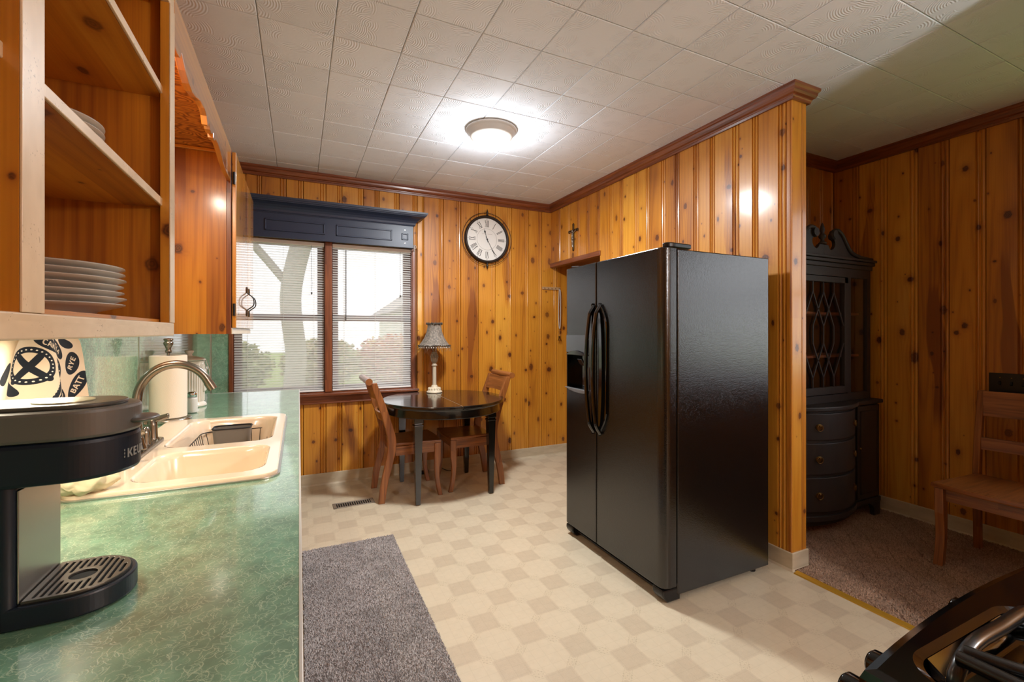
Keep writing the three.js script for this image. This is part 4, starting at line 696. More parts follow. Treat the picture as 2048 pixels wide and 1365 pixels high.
{
  const L = thing('table_lamp', 'cream candlestick table lamp with beaded grey bell shade on round table', 'lamp', [1.125, .7655, 4.06]);
  mk('base', [lathe([[0, 0], [.07, 0], [.072, .006], [.068, .014], [.06, .018], [.052, .034], [.036, .05], [.026, .054], [.028, .062], [.022, .068], [0, .07]], 32), ...[...Array(14)].map((_, i) => { const a = i / 14 * 6.283; return T(new THREE.SphereGeometry(.008, 8, 6).scale(1, 1.7, 1), Math.cos(a) * .052, .034, Math.sin(a) * .052); })], std(0xd9cbb0, .5), L);
  mk('column', [lathe([[.019, .068], [.018, .08], [.017, .235], [.02, .243], [.026, .247], [.026, .253], [.018, .258], [.016, .27]], 10)], std(0xcabda6, .5), L);
  const pine = []; for (let k = 0; k < 6; k++) for (let i = 0; i < 10; i++) { const a = (i + (k % 2) / 2) / 10 * 6.283, y = .285 + k * .0155, r = .031 * Math.sin(.6 + k / 6 * 2.3); pine.push(T(new THREE.SphereGeometry(.0085, 6, 5).scale(.8, 1.2, .8), Math.cos(a) * r, y, Math.sin(a) * r)); }
  mk('pineapple', [lathe([[0, .265], [.02, .272], [.03, .29], [.032, .31], [.026, .345], [.012, .372], [0, .376]], 20), ...pine], std(0x9c8c74, .6), L);
  mk('stem', [cyl(.006, .006, .18, 0, .37, 0, 10)], M.oldBrass, L);
  const nseg = 8, P = [], I = [], prof = [[.066, .63], [.064, .6], [.075, .55], [.095, .5], [.122, .46], [.142, .436]], n = 64; const U = [];
  prof.forEach(([r, y], k) => { for (let i = 0; i <= n; i++) { const a = i / n * 6.283, sc = 1 - .05 * Math.abs(Math.sin(a * nseg / 2)); P.push(Math.cos(a) * r * sc, y - (k === prof.length - 1 ? .01 * Math.abs(Math.sin(a * nseg / 2)) : 0), Math.sin(a) * r * sc); U.push(i / n * 3, k / 5); } });
  for (let k = 0; k < prof.length - 1; k++) for (let i = 0; i < n; i++) { const a = k * (n + 1) + i; I.push(a, a + 1, a + n + 1, a + 1, a + n + 2, a + n + 1); }
  const g = new THREE.BufferGeometry(); g.setAttribute('position', new THREE.Float32BufferAttribute(P, 3)); g.setAttribute('uv', new THREE.Float32BufferAttribute(U, 2)); g.setIndex(I); g.computeVertexNormals();
  const damask = dataTex(256, 256, (x, y, o) => { const v = sst(.4, .65, fbm(x / 9, y / 9)), k = .86 + .28 * v; o[0] = 136 * k; o[1] = 126 * k; o[2] = 114 * k; });
  const sh = mk('shade', [g], std(0xffffff, .7, 0, { map: damask, side: THREE.DoubleSide, transmission: .15, thickness: 0 }), L);
  const tf = []; for (let i = 0; i < 90; i++) { const a = rnd() * 6.283, r = .067 + rr(-.004, .006); tf.push(T(new THREE.SphereGeometry(.006, 5, 4).scale(1, 1.3, 1), Math.cos(a) * r, .63 + rr(-.004, .006), Math.sin(a) * r)); }
  const rim = []; for (let i = 0; i < 120; i++) { const a = i / 120 * 6.283 + rr(-.02, .02), r = .141 + rr(-.004, .006); rim.push(T(new THREE.SphereGeometry(.005, 5, 4), Math.cos(a) * r, .43 + rr(-.005, .004), Math.sin(a) * r)); }
  const fr = []; for (let i = 0; i < 90; i++) { const a = rnd() * 6.283, r = .14, l = rr(.02, .06); fr.push(tube([[Math.cos(a) * r, .43, Math.sin(a) * r], [Math.cos(a) * (r + rr(-.01, .012)), .43 - l * .5, Math.sin(a) * (r + rr(-.01, .01))], [Math.cos(a) * (r + rr(-.018, .018)), .43 - l, Math.sin(a + .05) * (r + rr(-.015, .015))]], .0007, 4, 4)); }
  mk('top_fringe', tf, std(0x4d443a, .95), sh); mk('bottom_trim', rim, std(0x473e34, .95), sh); mk('fringe', fr, std(0x8a7b66, .95), sh);
  for (let i = 0; i < 40; i++) { const a = i / 40 * 6.283; const bd = mk('bead', [T(new THREE.SphereGeometry(.0055, 8, 6).scale(.8, 1.5, .8), Math.cos(a) * .136, .4145, Math.sin(a) * .136)], std(0xe8e4dc, .1, 0, { clearcoat: 1 }), sh); }
  mk('cord', [T(tube([[1.2, .4, -4.228], [1.24, .2, -4.228], [1.2, .06, -4.2], [1.27, .005, -4.16], [1.32, .006, -4.13], [1.34, .04, -4.2], [1.335, .14, -4.226]], .0035, 60, 6), -1.125, -.7655, 4.06)], M.blackMat, L, 'thin black cord');
  const ps = thing('power_adapter', 'small black power adapter on the floor by the baseboard under the table', 'adapter', [1.04, 0, 4.17]); mk('case', [bx(-.055, .055, .0, .035, -.025, .025, .006)], M.blackMat, ps); mk('label', [bx(-.03, .03, .0352, .0356, -.012, .012)], M.white, ps);
}
// floor register
{
  const v = thing('floor_register', 'metal floor vent register with dark slots on the vinyl floor', 'vent', [.382, 0, 3.665], .03);
  mk('frame', [bx(-.15, .15, 0, .005, .04, .055, .002), bx(-.15, .15, 0, .005, -.055, -.04, .002), bx(-.15, -.125, 0, .005, -.055, .055, .002), bx(.125, .15, 0, .005, -.055, .055, .002)], std(0x9c9384, .4, .5), v);
  mk('duct', [bx(-.125, .125, .0003, .0012, -.04, .04)], M.gap, v);
  for (let i = 0; i < 15; i++) { const m = mk('louver', [T(new THREE.BoxGeometry(.006, .0012, .08), 0, 0, 0, 0, 0, .35)], std(0x9c9384, .4, .5), v); m.position.set(-.114 + i * .0163, .0035, 0); }
}
// grey runner rug with a pile
{
  const R = thing('runner_rug', 'grey plush runner rug on the vinyl floor beside the counter', 'rug', [.285, 0, 1.835]), w = .265, l = 1.145;
  mk('backing', [uvm(bx(-w, w, .0005, .008, -l, l, .003), 2)], M.rug, R);
  const n = 56000, g = new THREE.ConeGeometry(.0034, .008, 4, 1); g.translate(0, .004, 0); const im = new THREE.InstancedMesh(g, std(0xffffff, .98), n), q = new THREE.Object3D(), c = new THREE.Color();
  for (let i = 0; i < n; i++) { const x = rr(-w, w), z = rr(-l, l); q.position.set(x, .006, z); q.rotation.set(rr(-.7, .7), rr(0, 6.28), rr(-.7, .7)); q.scale.setScalar(rr(.8, 1.3)); q.updateMatrix(); im.setMatrixAt(i, q.matrix); const k = (.26 + .22 * rnd()) * (.75 + .5 * fbm(x * 9 + 20, z * 9 + 20)); c.setRGB(k * 1.06, k * .97, k * .93); im.setColorAt(i, c); }
  im.name = 'pile'; im.userData.kind = 'stuff'; im.castShadow = im.receiveShadow = true; R.add(im);
}
{ // dining carpet pile
  const n = 120000, g = new THREE.ConeGeometry(.0042, .012, 4, 1); g.translate(0, .005, 0); const im = new THREE.InstancedMesh(g, std(0xffffff, .98), n), q = new THREE.Object3D(), c = new THREE.Color();
  for (let i = 0; i < n; i++) { const x = rr(XF + .022, XD - .016), d = rr(.3, DD - .02); if (x < XF + TH + .02 && d > DE - .016) { q.position.set(3, .004, -.6); } else q.position.set(x, .006, -d);
    const ang = Math.sin((x * .8 + d) * 17 + 2 * fbm(x * 4, d * 4)), carve = Math.abs(Math.sin((x - d * .9) * 26 + 3 * vn(x * 3, d * 3))) < .16 && vn(x * 5 + 4, d * 5) > .4;
    q.rotation.set(rr(-.7, .7), rr(0, 6.28), rr(-.7, .7)); q.scale.setScalar(carve ? .45 : rr(.8, 1.25)); q.updateMatrix(); im.setMatrixAt(i, q.matrix); const k = (.2 + .22 * rnd()) * (.8 + .4 * fbm(x * 7 + 3, d * 7)); c.setRGB(k * 1.25, k * .82, k * .57); im.setColorAt(i, c); }
  im.name = 'carpet_pile'; im.userData.kind = 'stuff'; im.castShadow = im.receiveShadow = true; im.userData.label = 'brown carved plush carpet pile in the dining room'; im.userData.category = 'carpet'; scene.add(im);
}

// ---------------------------------------------------------------- wall clock
{
  const C = thing('wall_clock', 'round wall clock with Roman numerals and dark metal rim', 'clock', [1.708, 2.25, DW]), R = .238;
  const face = canvasTex(1024, 1024, (x, w) => {
    x.fillStyle = '#e9e9e4'; x.fillRect(0, 0, w, w); x.translate(w / 2, w / 2); x.fillStyle = x.strokeStyle = '#22201f'; x.textAlign = 'center'; x.textBaseline = 'middle';
    const nm = ['XII', 'I', 'II', 'III', 'IIII', 'V', 'VI', 'VII', 'VIII', 'IX', 'X', 'XI'];
    for (let i = 0; i < 12; i++) { x.save(); x.rotate(i * Math.PI / 6); x.translate(0, -380); x.lineCap = 'butt';
      const s = nm[i], wd = { X: 62, V: 56, I: 24 }; let tot = 0; for (const ch of s) tot += wd[ch]; let px = -tot / 2;
      for (const ch of s) { const c = px + wd[ch] / 2; x.lineWidth = 11; const l = (a, b, t) => { x.lineWidth = t; x.beginPath(); x.moveTo(a, -75); x.lineTo(b, 75); x.stroke(); }; if (ch === 'I') l(c, c, 12); if (ch === 'V') { l(c - 24, c, 13); l(c + 24, c, 6); } if (ch === 'X') { l(c - 24, c + 24, 13); l(c + 24, c - 24, 6); } px += wd[ch]; }
      x.lineWidth = 5; x.beginPath(); x.moveTo(-tot / 2 + 2, -76); x.lineTo(tot / 2 - 2, -76); x.moveTo(-tot / 2 + 2, 76); x.lineTo(tot / 2 - 2, 76); x.stroke(); x.beginPath(); x.arc(0, -108, 8, 0, 7); x.fill(); x.restore(); }
    x.strokeStyle = '#8d8a85'; x.lineWidth = 5; x.beginPath(); x.arc(0, 0, 258, 0, 7); x.stroke();
    x.strokeStyle = '#a5a29c'; x.lineWidth = 4; for (const [a, b] of [[-130, -10], [15, 140]]) { x.beginPath(); for (let q = a; q <= b; q += 4) x.lineTo(q, -130 + 9 * Math.sin(q * .35) * Math.cos(q * .11)); x.stroke(); }
  });
  const turnZ = g => g.rotateX(Math.PI / 2);
  mk('case', [turnZ(lathe([[0, .004], [R - .004, .004], [R, .01], [R, .032], [R - .006, .042], [R - .016, .044], [R - .024, .036], [R - .026, .02], [0, .018]], 64))], std(0x2b211c, .45, .3), C);
  const fg = new THREE.CircleGeometry(R - .027, 64); mk('face', [fg.translate(0, 0, .0215)], std(0xffffff, .5, 0, { map: face }), C);
  mk('ring', [new THREE.TorusGeometry(.262, .003, 8, 96).translate(0, 0, .03), ...[0, 1, 2, 3].map(i => { const a = i * Math.PI / 2 + Math.PI / 4; return tube([[Math.cos(a) * (R - .004), Math.sin(a) * (R - .004), .025], [Math.cos(a) * .262, Math.sin(a) * .262, .03]], .0025, 2, 6); })], M.iron, C);
  for (const s of [-1, 1]) mk('finial', [T(lathe([[0, 0], [.013, .002], [.01, .014], [.005, .02], [.012, .032], [.009, .044], [.004, .05], [.006, .056], [0, .068]], 16), 0, 0, 0, 0, 0, s > 0 ? 0 : Math.PI).translate(0, s * (R - .004), .03)], M.iron, C);
  const hand = (len, w, ang, z, spade) => { const s = new THREE.Shape(); s.moveTo(-w, -.03); s.lineTo(w, -.03); s.lineTo(w * .8, len * .55); s.lineTo(spade, len * .68); s.lineTo(w * .5, len * .82); s.lineTo(0, len); s.lineTo(-w * .5, len * .82); s.lineTo(-spade, len * .68); s.lineTo(-w * .8, len * .55); s.closePath(); return T(ext(s, .0012), 0, 0, z, 0, 0, -ang); };
  mk('hour_hand', [hand(.115, .0024, (11 + 25 / 60) / 12 * 6.283, .0262, .009)], M.iron, C); mk('minute_hand', [hand(.185, .002, 25.3 / 60 * 6.283, .029, .004)], M.iron, C); mk('hub', [turnZ(cyl(.007, .007, .009, 0, .024, 0, 16))], M.iron, C);
}
// crucifix on the boards above the recess
{
  const C = thing('crucifix', 'small dark metal crucifix hung above the refrigerator recess', 'crucifix', [XF, 2.13, 3.79], -Math.PI / 2);
  mk('cross', [bx(-.012, .012, 0, .255, .0, .01, .003), bx(-.076, .076, .178, .204, .0, .01, .003), ...[[0, .25], [0, .006], [-.074, .191], [.074, .191]].map(([x, y]) => T(new THREE.SphereGeometry(.016, 10, 8).scale(1, 1, .4), x, y, .006))], M.bronze, C);
  mk('figure', [tube([[0, .165, .016], [.002, .14, .02], [-.002, .115, .018], [.006, .085, .022], [0, .05, .016], [0, .03, .014]], .0085, 20, 8), tube([[-.062, .19, .012], [-.03, .176, .014], [0, .166, .016], [.03, .176, .014], [.062, .19, .012]], .005, 20, 7), T(new THREE.SphereGeometry(.0105, 12, 10).scale(.9, 1.2, .9), .003, .185, .019), T(new THREE.SphereGeometry(.013, 10, 8).scale(1.1, .8, .8), 0, .112, .019)], M.pewter, C);
}
// key rack
{
  const k = thing('key_rack', 'narrow wooden key rack with small hooks beside the recess', 'key rack', [2.46, 1.79, DW]);
  mk('strip', [wood([bx(-.112, .112, -.014, .014, 0, .012, .002)], 0)], M.rawWood, k);
  for (let i = 0; i < 5; i++) mk('hook', [tube([[-.09 + i * .045, .002, .012], [-.09 + i * .045, .0, .024], [-.09 + i * .045, -.008, .03], [-.09 + i * .045, -.002, .038]], .0018, 10, 5)], M.oldBrass, k);
  const l = thing('lanyard', 'pale fabric lanyard with a bunch of keys hanging on the key rack', 'lanyard', [2.55, 1.78, DW - .03]);
  mk('strap', [tube([[-.004, 0, 0], [-.012, -.2, .001], [-.006, -.4, 0], [0, -.43, 0], [.006, -.4, .002], [.012, -.2, .003], [.004, 0, .001], [-.004, 0, 0]], .0045, 60, 6)], M.lanyard, l);
  mk('clasp', [T(new THREE.TorusGeometry(.009, .0018, 6, 16), 0, -.445, 0), tube([[0, -.452, 0], [.002, -.47, .002], [0, -.48, 0]], .003, 8, 6), T(new THREE.TorusGeometry(.014, .0016, 6, 20), 0, -.494, 0)], M.chrome, l);
  [[-.35, 0], [-.12, .006], [.1, -.004], [.3, .004]].forEach(([a, z], i) => { const s = new THREE.Shape(); s.absarc(0, -.012, .011, 0, 6.283); const h = new THREE.Path(); h.absarc(0, -.007, .003, 0, 6.283); s.holes.push(h); const g = ext(s, .0022); const g2 = bx(-.004, .004, -.06, -.02, 0, .0022); mk('key', [T(merge([g, g2]), 0, -.503, z, 0, i * .5, a)], i % 2 ? M.oldBrass : M.steel, l); });
}

// ---------------------------------------------------------------- dining room: hutch, chair, switch plate
{
  const H = thing('china_hutch', 'dark bow-front china hutch with swan-neck pediment and glass doors', 'hutch', [3.19, .012, 2.185]);   // local +z faces the viewer
  const hw = .588, zs = .365, bowR = z => z, zb = .44, bw = .29;
  const plan = (e, z0, zc, w = hw) => { const s = new THREE.Shape(); s.moveTo(-w - e, 0); s.lineTo(w + e, 0); s.lineTo(w + e, z0 + e); s.lineTo(bw + .01, z0 + e); s.quadraticCurveTo(0, 2 * (zc + e) - (z0 + e), -bw - .01, z0 + e); s.lineTo(-w - e, z0 + e); s.closePath(); return s; };
  const up = (s, y, h, b = .003) => T(ext(s, h, b, 24), 0, y, 0, -Math.PI / 2).scale(1, 1, -1);
  const flipN = g => { const q = prep(g), p = q.attributes.position, n = q.attributes.normal; for (let i = 0; i < p.count; i += 3) for (const a of [p, n]) { const t = [a.getX(i + 1), a.getY(i + 1), a.getZ(i + 1)]; a.setXYZ(i + 1, a.getX(i + 2), a.getY(i + 2), a.getZ(i + 2)); a.setXYZ(i + 2, ...t); } q.computeVertexNormals(); return q; };
  const U = (...a) => flipN(up(...a));
  mk('carcass', [U(plan(-.004, zs - .004, zb - .012), .12, .68)], M.hutch, H);
  mk('plinth', [U(plan(.006, zs, zb - .005), .095, .035)], M.hutch, H);
  for (const s of [-1, 1]) { const f = new THREE.Shape(); f.moveTo(0, 0); f.lineTo(.075, 0); f.lineTo(.08, .05); f.quadraticCurveTo(.085, .075, .15, .098); f.lineTo(0, .098); f.closePath(); const g = ext(f, .03, .003); mk('foot', [s < 0 ? g.translate(-hw - .004, 0, zs - .026) : flipN(prep(ext(f, .03, .003)).scale(-1, 1, 1).translate(hw + .004, 0, zs - .026)), bx(s * hw - .03, s * hw + .03, 0, .098, .01, .06)], M.hutch, H); }
  mk('apron', [U(plan(.0, zs - .02, zb - .03, .4), .06, .036)], M.hutch, H);
  mk('top', [U(plan(.016, zs, zb - .005), .80, .028, .006)], M.hutch, H);
  // bowed drawers
  const arc = (z, e) => { const s = new THREE.Shape(); s.moveTo(-bw + .008, zs - .03); s.lineTo(bw - .008, zs - .03); s.lineTo(bw - .008, zs + e); s.quadraticCurveTo(0, 2 * zb - zs + e, -bw + .008, zs + e); s.closePath(); return s; };
  for (const [y0, y1, n] of [[.155, .375, 'bottom'], [.395, .595, 'middle'], [.615, .785, 'top']]) {
    const d = mk('drawer', [U(arc(0, .004), y0, y1 - y0, .004)], M.hutch, H);
    for (const x of [-.19, .19]) { const q = (x / (bw)) ** 2, z = lerp(zb, zs, q) + .003, yw = (y0 + y1) / 2, ry = Math.atan2(2 * x / (bw * bw) * (zb - zs), 1); mk('pull', [T(lathe([[0, .004], [.022, .002], [.026, 0], [0, 0]], 24).scale(1, 1, .8), 0, 0, 0, Math.PI / 2), T(new THREE.TorusGeometry(.02, .003, 8, 24), 0, -.004, .008), T(new THREE.SphereGeometry(.006, 10, 8), 0, .008, .008)].map(g => T(g, x, yw, z, 0, ry)), M.oldBrass, d, 'round brass ring pull'); }
  }
  for (const s of [-1, 1]) { const a = s > 0 ? bw + .02 : -hw + .012, b = s > 0 ? hw - .012 : -bw - .02; const d = mk('door', [bx(a, b, .14, .79, zs - .004, zs + .006, .002)], M.hutch, H); mk('door_panel', [bx(a + .035, b - .035, .18, .75, zs + .006, zs + .009, .001), bx(a + .03, b - .03, .175, .18, zs + .006, zs + .012), bx(a + .03, b - .03, .75, .755, zs + .006, zs + .012), bx(a + .03, a + .035, .175, .755, zs + .006, zs + .012), bx(b - .035, b - .03, .175, .755, zs + .006, zs + .012)], M.hutch, d); mk('knob', [T(new THREE.SphereGeometry(.008, 10, 8), s > 0 ? a + .016 : b - .016, .5, zs + .014)], M.oldBrass, d); }
  // upper case
  const uz = .325, uw = .555, y0 = .83, y1 = 1.75;
  mk('upper_case', [bx(-uw, -uw + .03, y0, y1, 0, uz - .002), bx(uw - .03, uw, y0, y1, 0, uz - .002), bx(-uw + .03, uw - .03, y0, y1, 0, .012), bx(-uw + .03, uw - .03, y0, y0 + .03, .012, uz - .022), bx(-uw + .03, uw - .03, y1 - .03, y1, .012, uz - .022)], M.hutchDark, H);
  for (const y of [1.13, 1.43]) mk('shelf', [wood([bx(-uw + .03, uw - .03, y, y + .016, .012, uz - .06)], 0)], M.trim, H);
  mk('face_frame', [bx(-uw, uw, y0, y0 + .05, uz - .022, uz), bx(-uw, uw, y1 - .06, y1, uz - .022, uz), bx(-uw, -uw + .04, y0 + .05, y1 - .06, uz - .022, uz), bx(uw - .04, uw, y0 + .05, y1 - .06, uz - .022, uz), bx(-.315, -.275, y0 + .05, y1 - .06, uz - .022, uz), bx(.275, .315, y0 + .05, y1 - .06, uz - .022, uz)], M.hutch, H);
  const d = mk('glass_door', [bx(-.272, .272, y0 + .055, y0 + .105, uz - .018, uz + .006, .003), bx(-.272, .272, y1 - .105, y1 - .065, uz - .018, uz + .006, .003), bx(-.272, -.232, y0 + .055, y1 - .065, uz - .018, uz + .006, .003), bx(.232, .272, y0 + .055, y1 - .065, uz - .018, uz + .006, .003)], M.hutch, H);
  mk('pane', [bx(-.24, .24, y0 + .09, y1 - .09, uz - .012, uz - .01)], M.glass, d);
  const ya = y0 + .1, yb = y1 - .1, yh = yb - ya, bar = (p, q) => { const dx = q[0] - p[0], dy = q[1] - p[1], l = Math.hypot(dx, dy); return T(new THREE.BoxGeometry(.008, l, .008), 0, 0, 0, 0, 0, -Math.atan2(dx, dy)).translate((p[0] + q[0]) / 2, (p[1] + q[1]) / 2, uz - .002); };
  const K = [0, .1, .25, .42, .58, .75, .9, 1].map(t => ya + t * yh), xs = [-.115, 0, .115], mun = [];
  for (const x of xs) { mun.push([[x, K[0]], [x, K[1]]], [[x, K[6]], [x, K[7]]], [[x, K[3]], [x, K[4]]]); for (const s of [-.115, .115]) { if (Math.abs(x + s) < .232) { mun.push([[x, K[1]], [x + s, K[3]]]); mun.push([[x, K[6]], [x + s, K[4]]]); } else { mun.push([[x, K[1]], [x + s * .98, K[3]]]); mun.push([[x, K[6]], [x + s * .98, K[4]]]); } } }
  mun.forEach(([p, q]) => mk('muntin', bar(p, q), M.hutch, d));
  for (const s of [-1, 1]) mk('pane', [bx(s > 0 ? .31 : -uw + .035, s > 0 ? uw - .035 : -.31, y0 + .045, y1 - .055, uz - .014, uz - .012)], M.glass, H);
  mk('cornice', [bx(-uw - .01, uw + .01, y1, y1 + .03, 0, uz + .01, .004), bx(-uw - .022, uw + .022, y1 + .03, y1 + .055, 0, uz + .022, .006), bx(-uw - .03, uw + .03, y1 + .055, y1 + .072, 0, uz + .03, .004)], M.hutch, H);
  // swan-neck pediment
  for (const s of [-1, 1]) {
    const b0 = y1 + .072, o = new THREE.Shape(); o.moveTo(uw + .02, b0); o.bezierCurveTo(uw - .12, b0 + .01, .30, b0 + .02, .24, b0 + .1); o.bezierCurveTo(.2, b0 + .16, .16, b0 + .185, .11, b0 + .17); o.bezierCurveTo(.07, b0 + .155, .075, b0 + .115, .105, b0 + .115); o.bezierCurveTo(.14, b0 + .11, .13, b0 + .06, .09, b0 + .045); o.bezierCurveTo(.065, b0 + .04, .06, b0 + .06, .045, b0 + .075); o.lineTo(.0, b0 + .075); o.lineTo(0, b0); o.closePath();
    const g = ext(o, .024, .002, 16); const gg = s > 0 ? g : flipN(prep(g).scale(-1, 1, 1)); const pd = mk('pediment', [gg.translate(0, 0, uz - .02)], M.hutch, H);
    const crv = [[uw, b0 + .006], [.4, b0 + .018], [.3, b0 + .045], [.245, b0 + .1], [.2, b0 + .152], [.15, b0 + .18], [.105, b0 + .172], [.085, b0 + .145], [.1, b0 + .125], [.118, b0 + .14], [.108, b0 + .15]].map(([x, y]) => [s * x, y, uz + .006]);
    mk('scroll', [tube(crv, .014, 70, 8)], M.hutch, pd); mk('rosette', [T(new THREE.CylinderGeometry(.028, .03, .03, 20), s * .105, b0 + .148, uz + .006, Math.PI / 2)], M.hutch, pd);
  }
  mk('finial', [lathe([[0, 0], [.026, 0], [.026, .012], [.014, .02], [.01, .035], [.022, .048], [.024, .06], [.014, .07], [.01, .08], [.016, .095], [.012, .12], [.006, .14], [0, .15]], 18).translate(0, y1 + .147, uz - .008)], M.hutch, H);
}
{
  // side chair against the right wall, facing left: local +x faces -X in the world
  const c = thing('side_chair', 'brown ladder-back side chair against the dining room wall', 'chair', [3.5, .012, 1.08], Math.PI);
  for (const z of [-.2, .2]) {
    const s = new THREE.Shape(); s.moveTo(-.25, 0); s.lineTo(-.208, 0); s.lineTo(-.196, .44); s.bezierCurveTo(-.196, .6, -.24, .8, -.262, .95); s.lineTo(-.296, .95); s.bezierCurveTo(-.276, .8, -.238, .6, -.238, .44); s.closePath();
    mk('back_post', [wood([ext(s, .032, .004).translate(0, 0, z - .016)], 1)], M.chair, c);
    const ls = new THREE.Shape(); ls.moveTo(.226, 0); ls.lineTo(.262, 0); ls.bezierCurveTo(.236, .12, .226, .19, .246, .29); ls.lineTo(.25, .43); ls.lineTo(.194, .43); ls.lineTo(.194, .29); ls.bezierCurveTo(.194, .19, .2, .1, .226, 0);
    mk('leg', [wood([ext(ls, .042, .005).translate(0, 0, z - .021)], 1)], M.chair, c);
  }
  const seat = new THREE.Shape(); seat.moveTo(-.2, -.2); seat.lineTo(.25, -.235); seat.quadraticCurveTo(.3, 0, .25, .235); seat.lineTo(-.2, .2); seat.closePath();
  mk('seat', [wood([T(ext(seat, .026, .008), 0, .431, 0, -Math.PI / 2)], 0)], M.chair, c);
  mk('apron', [wood([bx(-.19, .2, .36, .431, -.205, -.187), bx(-.19, .2, .36, .431, .187, .205), bx(.204, .222, .36, .431, -.178, .178), bx(-.215, -.198, .36, .431, -.182, .182)], 0)], M.chair, c);
  const rail = (y0, y1, x, th) => { const g = new THREE.BoxGeometry(th, y1 - y0, .37, 1, 1, 10), p = g.attributes.position; for (let i = 0; i < p.count; i++) p.setXYZ(i, p.getX(i) + x - .025 * (1 - (p.getZ(i) / .185) ** 2), p.getY(i) + (y0 + y1) / 2, p.getZ(i)); g.computeVertexNormals(); return g; };
  mk('crest_rail', [wood([rail(.8, .95, -.262, .022)], 2)], M.chair, c); mk('back_rail', [wood([rail(.6, .672, -.232, .02)], 2)], M.chair, c);
}
{
  const s = thing('switch_plate', 'black triple switch plate on the dining wall above the chair', 'switch', [XD, 1.005, 1.19], -Math.PI / 2);
  mk('plate', [bx(-.1, .1, -.062, .062, 0, .008, .003)], M.black, s); for (const x of [-.05, 0, .05]) mk('toggle', [T(new THREE.BoxGeometry(.01, .022, .014), x, .002, .012, -.4)], M.blackMat, s); for (const x of [-.05, 0, .05]) mk('screw', [T(new THREE.CylinderGeometry(.003, .003, .002, 8), x, .035, .0085, Math.PI / 2)], M.oldBrass, s);
}

// ---------------------------------------------------------------- range in the right foreground
{
  const R = thing('gas_range', 'glossy black gas range with cast grates in the foreground', 'range', [.63, 0, .325]);   // local x to the right, front towards -z
  const w = .76, d = .66, top = .905, gl = std(0x060606, .09);
  mk('body', [bx(.004, w - .004, .06, top - .06, .03, d, .004)], M.black, R); mk('plinth', [bx(.03, w - .03, 0, .06, .08, d - .02)], M.blackMat, R);
  const bow = (e) => { const s = new THREE.Shape(); s.moveTo(0, -d); s.lineTo(w, -d); s.lineTo(w, .0); s.quadraticCurveTo(w / 2, .05 + e, 0, .0); s.closePath(); return s; };
  const ct = bow(0); for (const x of [.06, .41]) ct.holes.push(new THREE.Path(rrect(x, x + .29, -d + .09, -.03, .04).getPoints(8)));
  mk('cooktop', [T(ext(ct, .05, .014, 16), 0, top - .05, 0, -Math.PI / 2)], gl, R);
  for (const x of [.06, .41]) mk('burner_well', [ringSurf([[x - .003, x + .293, .027, d - .087, .042, top - .004], [x + .01, x + .28, .041, d - .1, .036, top - .02], [x + .02, x + .27, .051, d - .11, .03, top - .03]])], (() => { const m = gl.clone(); m.side = THREE.DoubleSide; return m; })(), R);
  mk('control_panel', [T(ext(bow(-.004), .09, .008, 16), 0, top - .142, 0, -Math.PI / 2).scale(1, 1, 1)], gl, R);
  for (const x of [.028, .108, .38, .652, .732]) { const t = x / w, zf = -(2 * t * (1 - t) * .05); const k = mk('knob', [T(lathe([[0, .03], [.014, .03], [.018, .026], [.019, .006], [.021, .0], [0, 0]], 24), 0, 0, 0, -Math.PI / 2).translate(x, top - .055, zf)], gl, R); mk('knob_ring', [T(new THREE.TorusGeometry(.021, .0025, 8, 28), x, top - .055, zf - .004)], M.chrome, k); }
  mk('oven_door', [bx(.01, w - .01, .2, top - .15, .0, .032, .008)], gl, R); mk('oven_handle', [tube([[.06, .7, .0], [.07, .7, -.05], [w / 2, .7, -.06], [w - .07, .7, -.05], [w - .06, .7, .0]], .012, 40, 10)], M.black, R); mk('drawer', [bx(.01, w - .01, .07, .19, .005, .032, .006)], gl, R);
  for (const x of [.06, .41]) {
    const cx = x + .145, z0 = .06, z1 = d - .115, bars = [], y = top + .024, rI = .0085;
    const arch = (pts) => bars.push(tube(pts, rI, 24, 8));
    for (const [za, zb] of [[z0, (z0 + z1) / 2 - .01], [(z0 + z1) / 2 + .01, z1]]) {
      const cz = (za + zb) / 2;
      arch([[x + .02, top - .022, za], [x + .026, top + .004, za], [x + .06, y, za], [cx, y + .002, za], [x + .23, y, za], [x + .264, top + .004, za], [x + .27, top - .022, za]]);
      arch([[x + .02, top - .022, zb], [x + .026, top + .004, zb], [x + .06, y, zb], [cx, y + .002, zb], [x + .23, y, zb], [x + .264, top + .004, zb], [x + .27, top - .022, zb]]);
      for (const [dx, dz] of [[1, 1], [1, -1], [-1, 1], [-1, -1]]) arch([[cx + dx * .1, y, cz + dz * (zb - za) * .5], [cx + dx * .085, y + .002, cz + dz * .07], [cx + dx * .055, y + .002, cz + dz * .045], [cx + dx * .03, y, cz + dz * .025]]);
      arch([[x + .03, y - .002, za], [x + .03, y, cz], [x + .03, y - .002, zb]]); arch([[x + .26, y - .002, za], [x + .26, y, cz], [x + .26, y - .002, zb]]);
      mk('burner', [lathe([[0, .012], [.034, .012], [.04, .008], [.042, .0], [0, 0]], 28).translate(cx, top - .029, cz)], M.iron, R);
    }
    mk('grate', bars, std(0x0f0f0f, .3, 0, { clearcoat: .4, clearcoatRoughness: .2 }), R);
  }
}

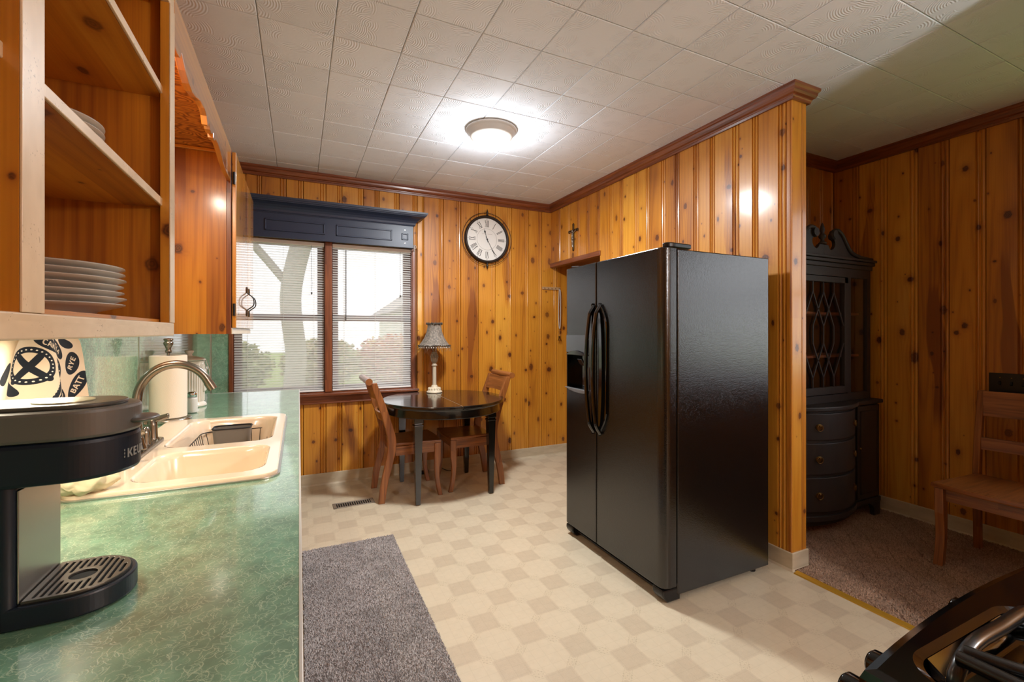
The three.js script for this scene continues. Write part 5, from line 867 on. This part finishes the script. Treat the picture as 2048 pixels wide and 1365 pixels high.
// ---------------------------------------------------------------- outdoors beyond the windows
{
  const lawnT = dataTex(256, 256, (x, y, o) => { const k = .7 + .5 * hsh(x, y) + .3 * (fbm(x / 30, y / 30) - .5); o[0] = 150 * k; o[1] = 166 * k; o[2] = 92 * k; });
  structMesh('ground', [uvm(bx(-30, 30, -.7, -.5, -45, -DW - .3), 0), uvm(bx(XD + .4, 30, -.7, -.5, -DW - .3, 25), 0)], std(0xffffff, .95, 0, { map: lawnT }));
  const leaf = (n, fn, cols, name, par) => { const g = new THREE.BufferGeometry(); g.setAttribute('position', new THREE.Float32BufferAttribute([0, 0, 0, .5, .12, .5, 0, 0, 1, 0, 0, 0, 0, 0, 1, -.5, .12, .5], 3)); g.computeVertexNormals(); const im = new THREE.InstancedMesh(g, std(0xffffff, .8, 0, { side: THREE.DoubleSide }), n), q = new THREE.Object3D(), c = new THREE.Color(); for (let i = 0; i < n; i++) { const [x, y, z] = fn(); q.position.set(x, y, z); q.rotation.set(rr(0, 6.28), rr(0, 6.28), rr(0, 6.28)); q.scale.setScalar(rr(.06, .12)); q.updateMatrix(); im.setMatrixAt(i, q.matrix); c.set(cols[Math.floor(rnd() * cols.length)]); im.setColorAt(i, c); } im.name = name; im.userData.kind = 'stuff'; par.add(im); };
  const bark = std(0xa8a298, .9);
  const tr = thing('tree', 'large tree with thick leaning trunk seen through the left blind', 'tree', [-.05, -.5, 10.4]);
  mk('trunk', [tube([[-.15, 0, 0], [0, 1.2, 0], [-.1, 2.6, .1], [.25, 4.4, .1], [.3, 6, 0]], .2, 24, 12)], bark, tr); mk('branch', [tube([[0, 2.6, .05], [-.8, 3.6, 0], [-1.8, 4.6, .2]], .08, 16, 8)], bark, tr);
  leaf(2600, () => { const a = rnd() * 6.28, b = Math.acos(rr(-1, 1)), r = 2.6 * Math.cbrt(rnd()); return [Math.sin(b) * Math.cos(a) * r * 1.3 + .6, 6.2 + Math.cos(b) * r * .8, Math.sin(b) * Math.sin(a) * r]; }, ['#8f8a4a', '#7f8a4a', '#a89550', '#9a6a3a'], 'foliage', tr);
  for (const [x, d, s, cols, lb] of [[-1.6, 13, .85, ['#a3ad78', '#b3ae80', '#8c9468'], 'green bush at the far left of the yard'], [.6, 14, .9, ['#aeae7c', '#bca884', '#929868'], 'olive bush behind the big tree trunk'], [2.7, 14.5, 1.0, ['#c8937a', '#c28078', '#cdb684'], 'russet bush beside the neighbouring house']]) {
    const b = thing('bush', lb, 'bush', [x, -.5, d], 0, 'bushes across the yard'); mk('stem', [cyl(.05, .03, .8, 0, 0, 0, 8)], bark, b);
    leaf(4200, () => { const a = rnd() * 6.28, q = Math.acos(rr(-1, 1)), r = s * Math.cbrt(rnd()); return [Math.sin(q) * Math.cos(a) * r * 1.2, .95 + Math.cos(q) * r * .8, Math.sin(q) * Math.sin(a) * r]; }, cols, 'foliage', b);
  }
  const h = thing('neighbour_house', 'white neighbouring house with grey roof seen through the right blind', 'house', [5.4, -.5, 15.5]);
  mk('wall', [bx(-2.2, 3, 0, 2.5, -5, 0)], std(0xdcdcda, .8), h); mk('roof', [T(ext([[-2.6, 2.5], [3.4, 2.5], [.4, 4.6]], 5.4), 0, 0, -5.2)], std(0x8d8a86, .9), h);
  for (const x of [-.9, 1.4]) { const f = mk('window', [bx(x - .45, x + .45, .8, 2, .0, .05)], std(0x8f9498, .5), h); mk('pane', [bx(x - .38, x + .38, .87, 1.93, .05, .055)], std(0x3b444c, .1), f); }
}

renderer.render(scene, camera);
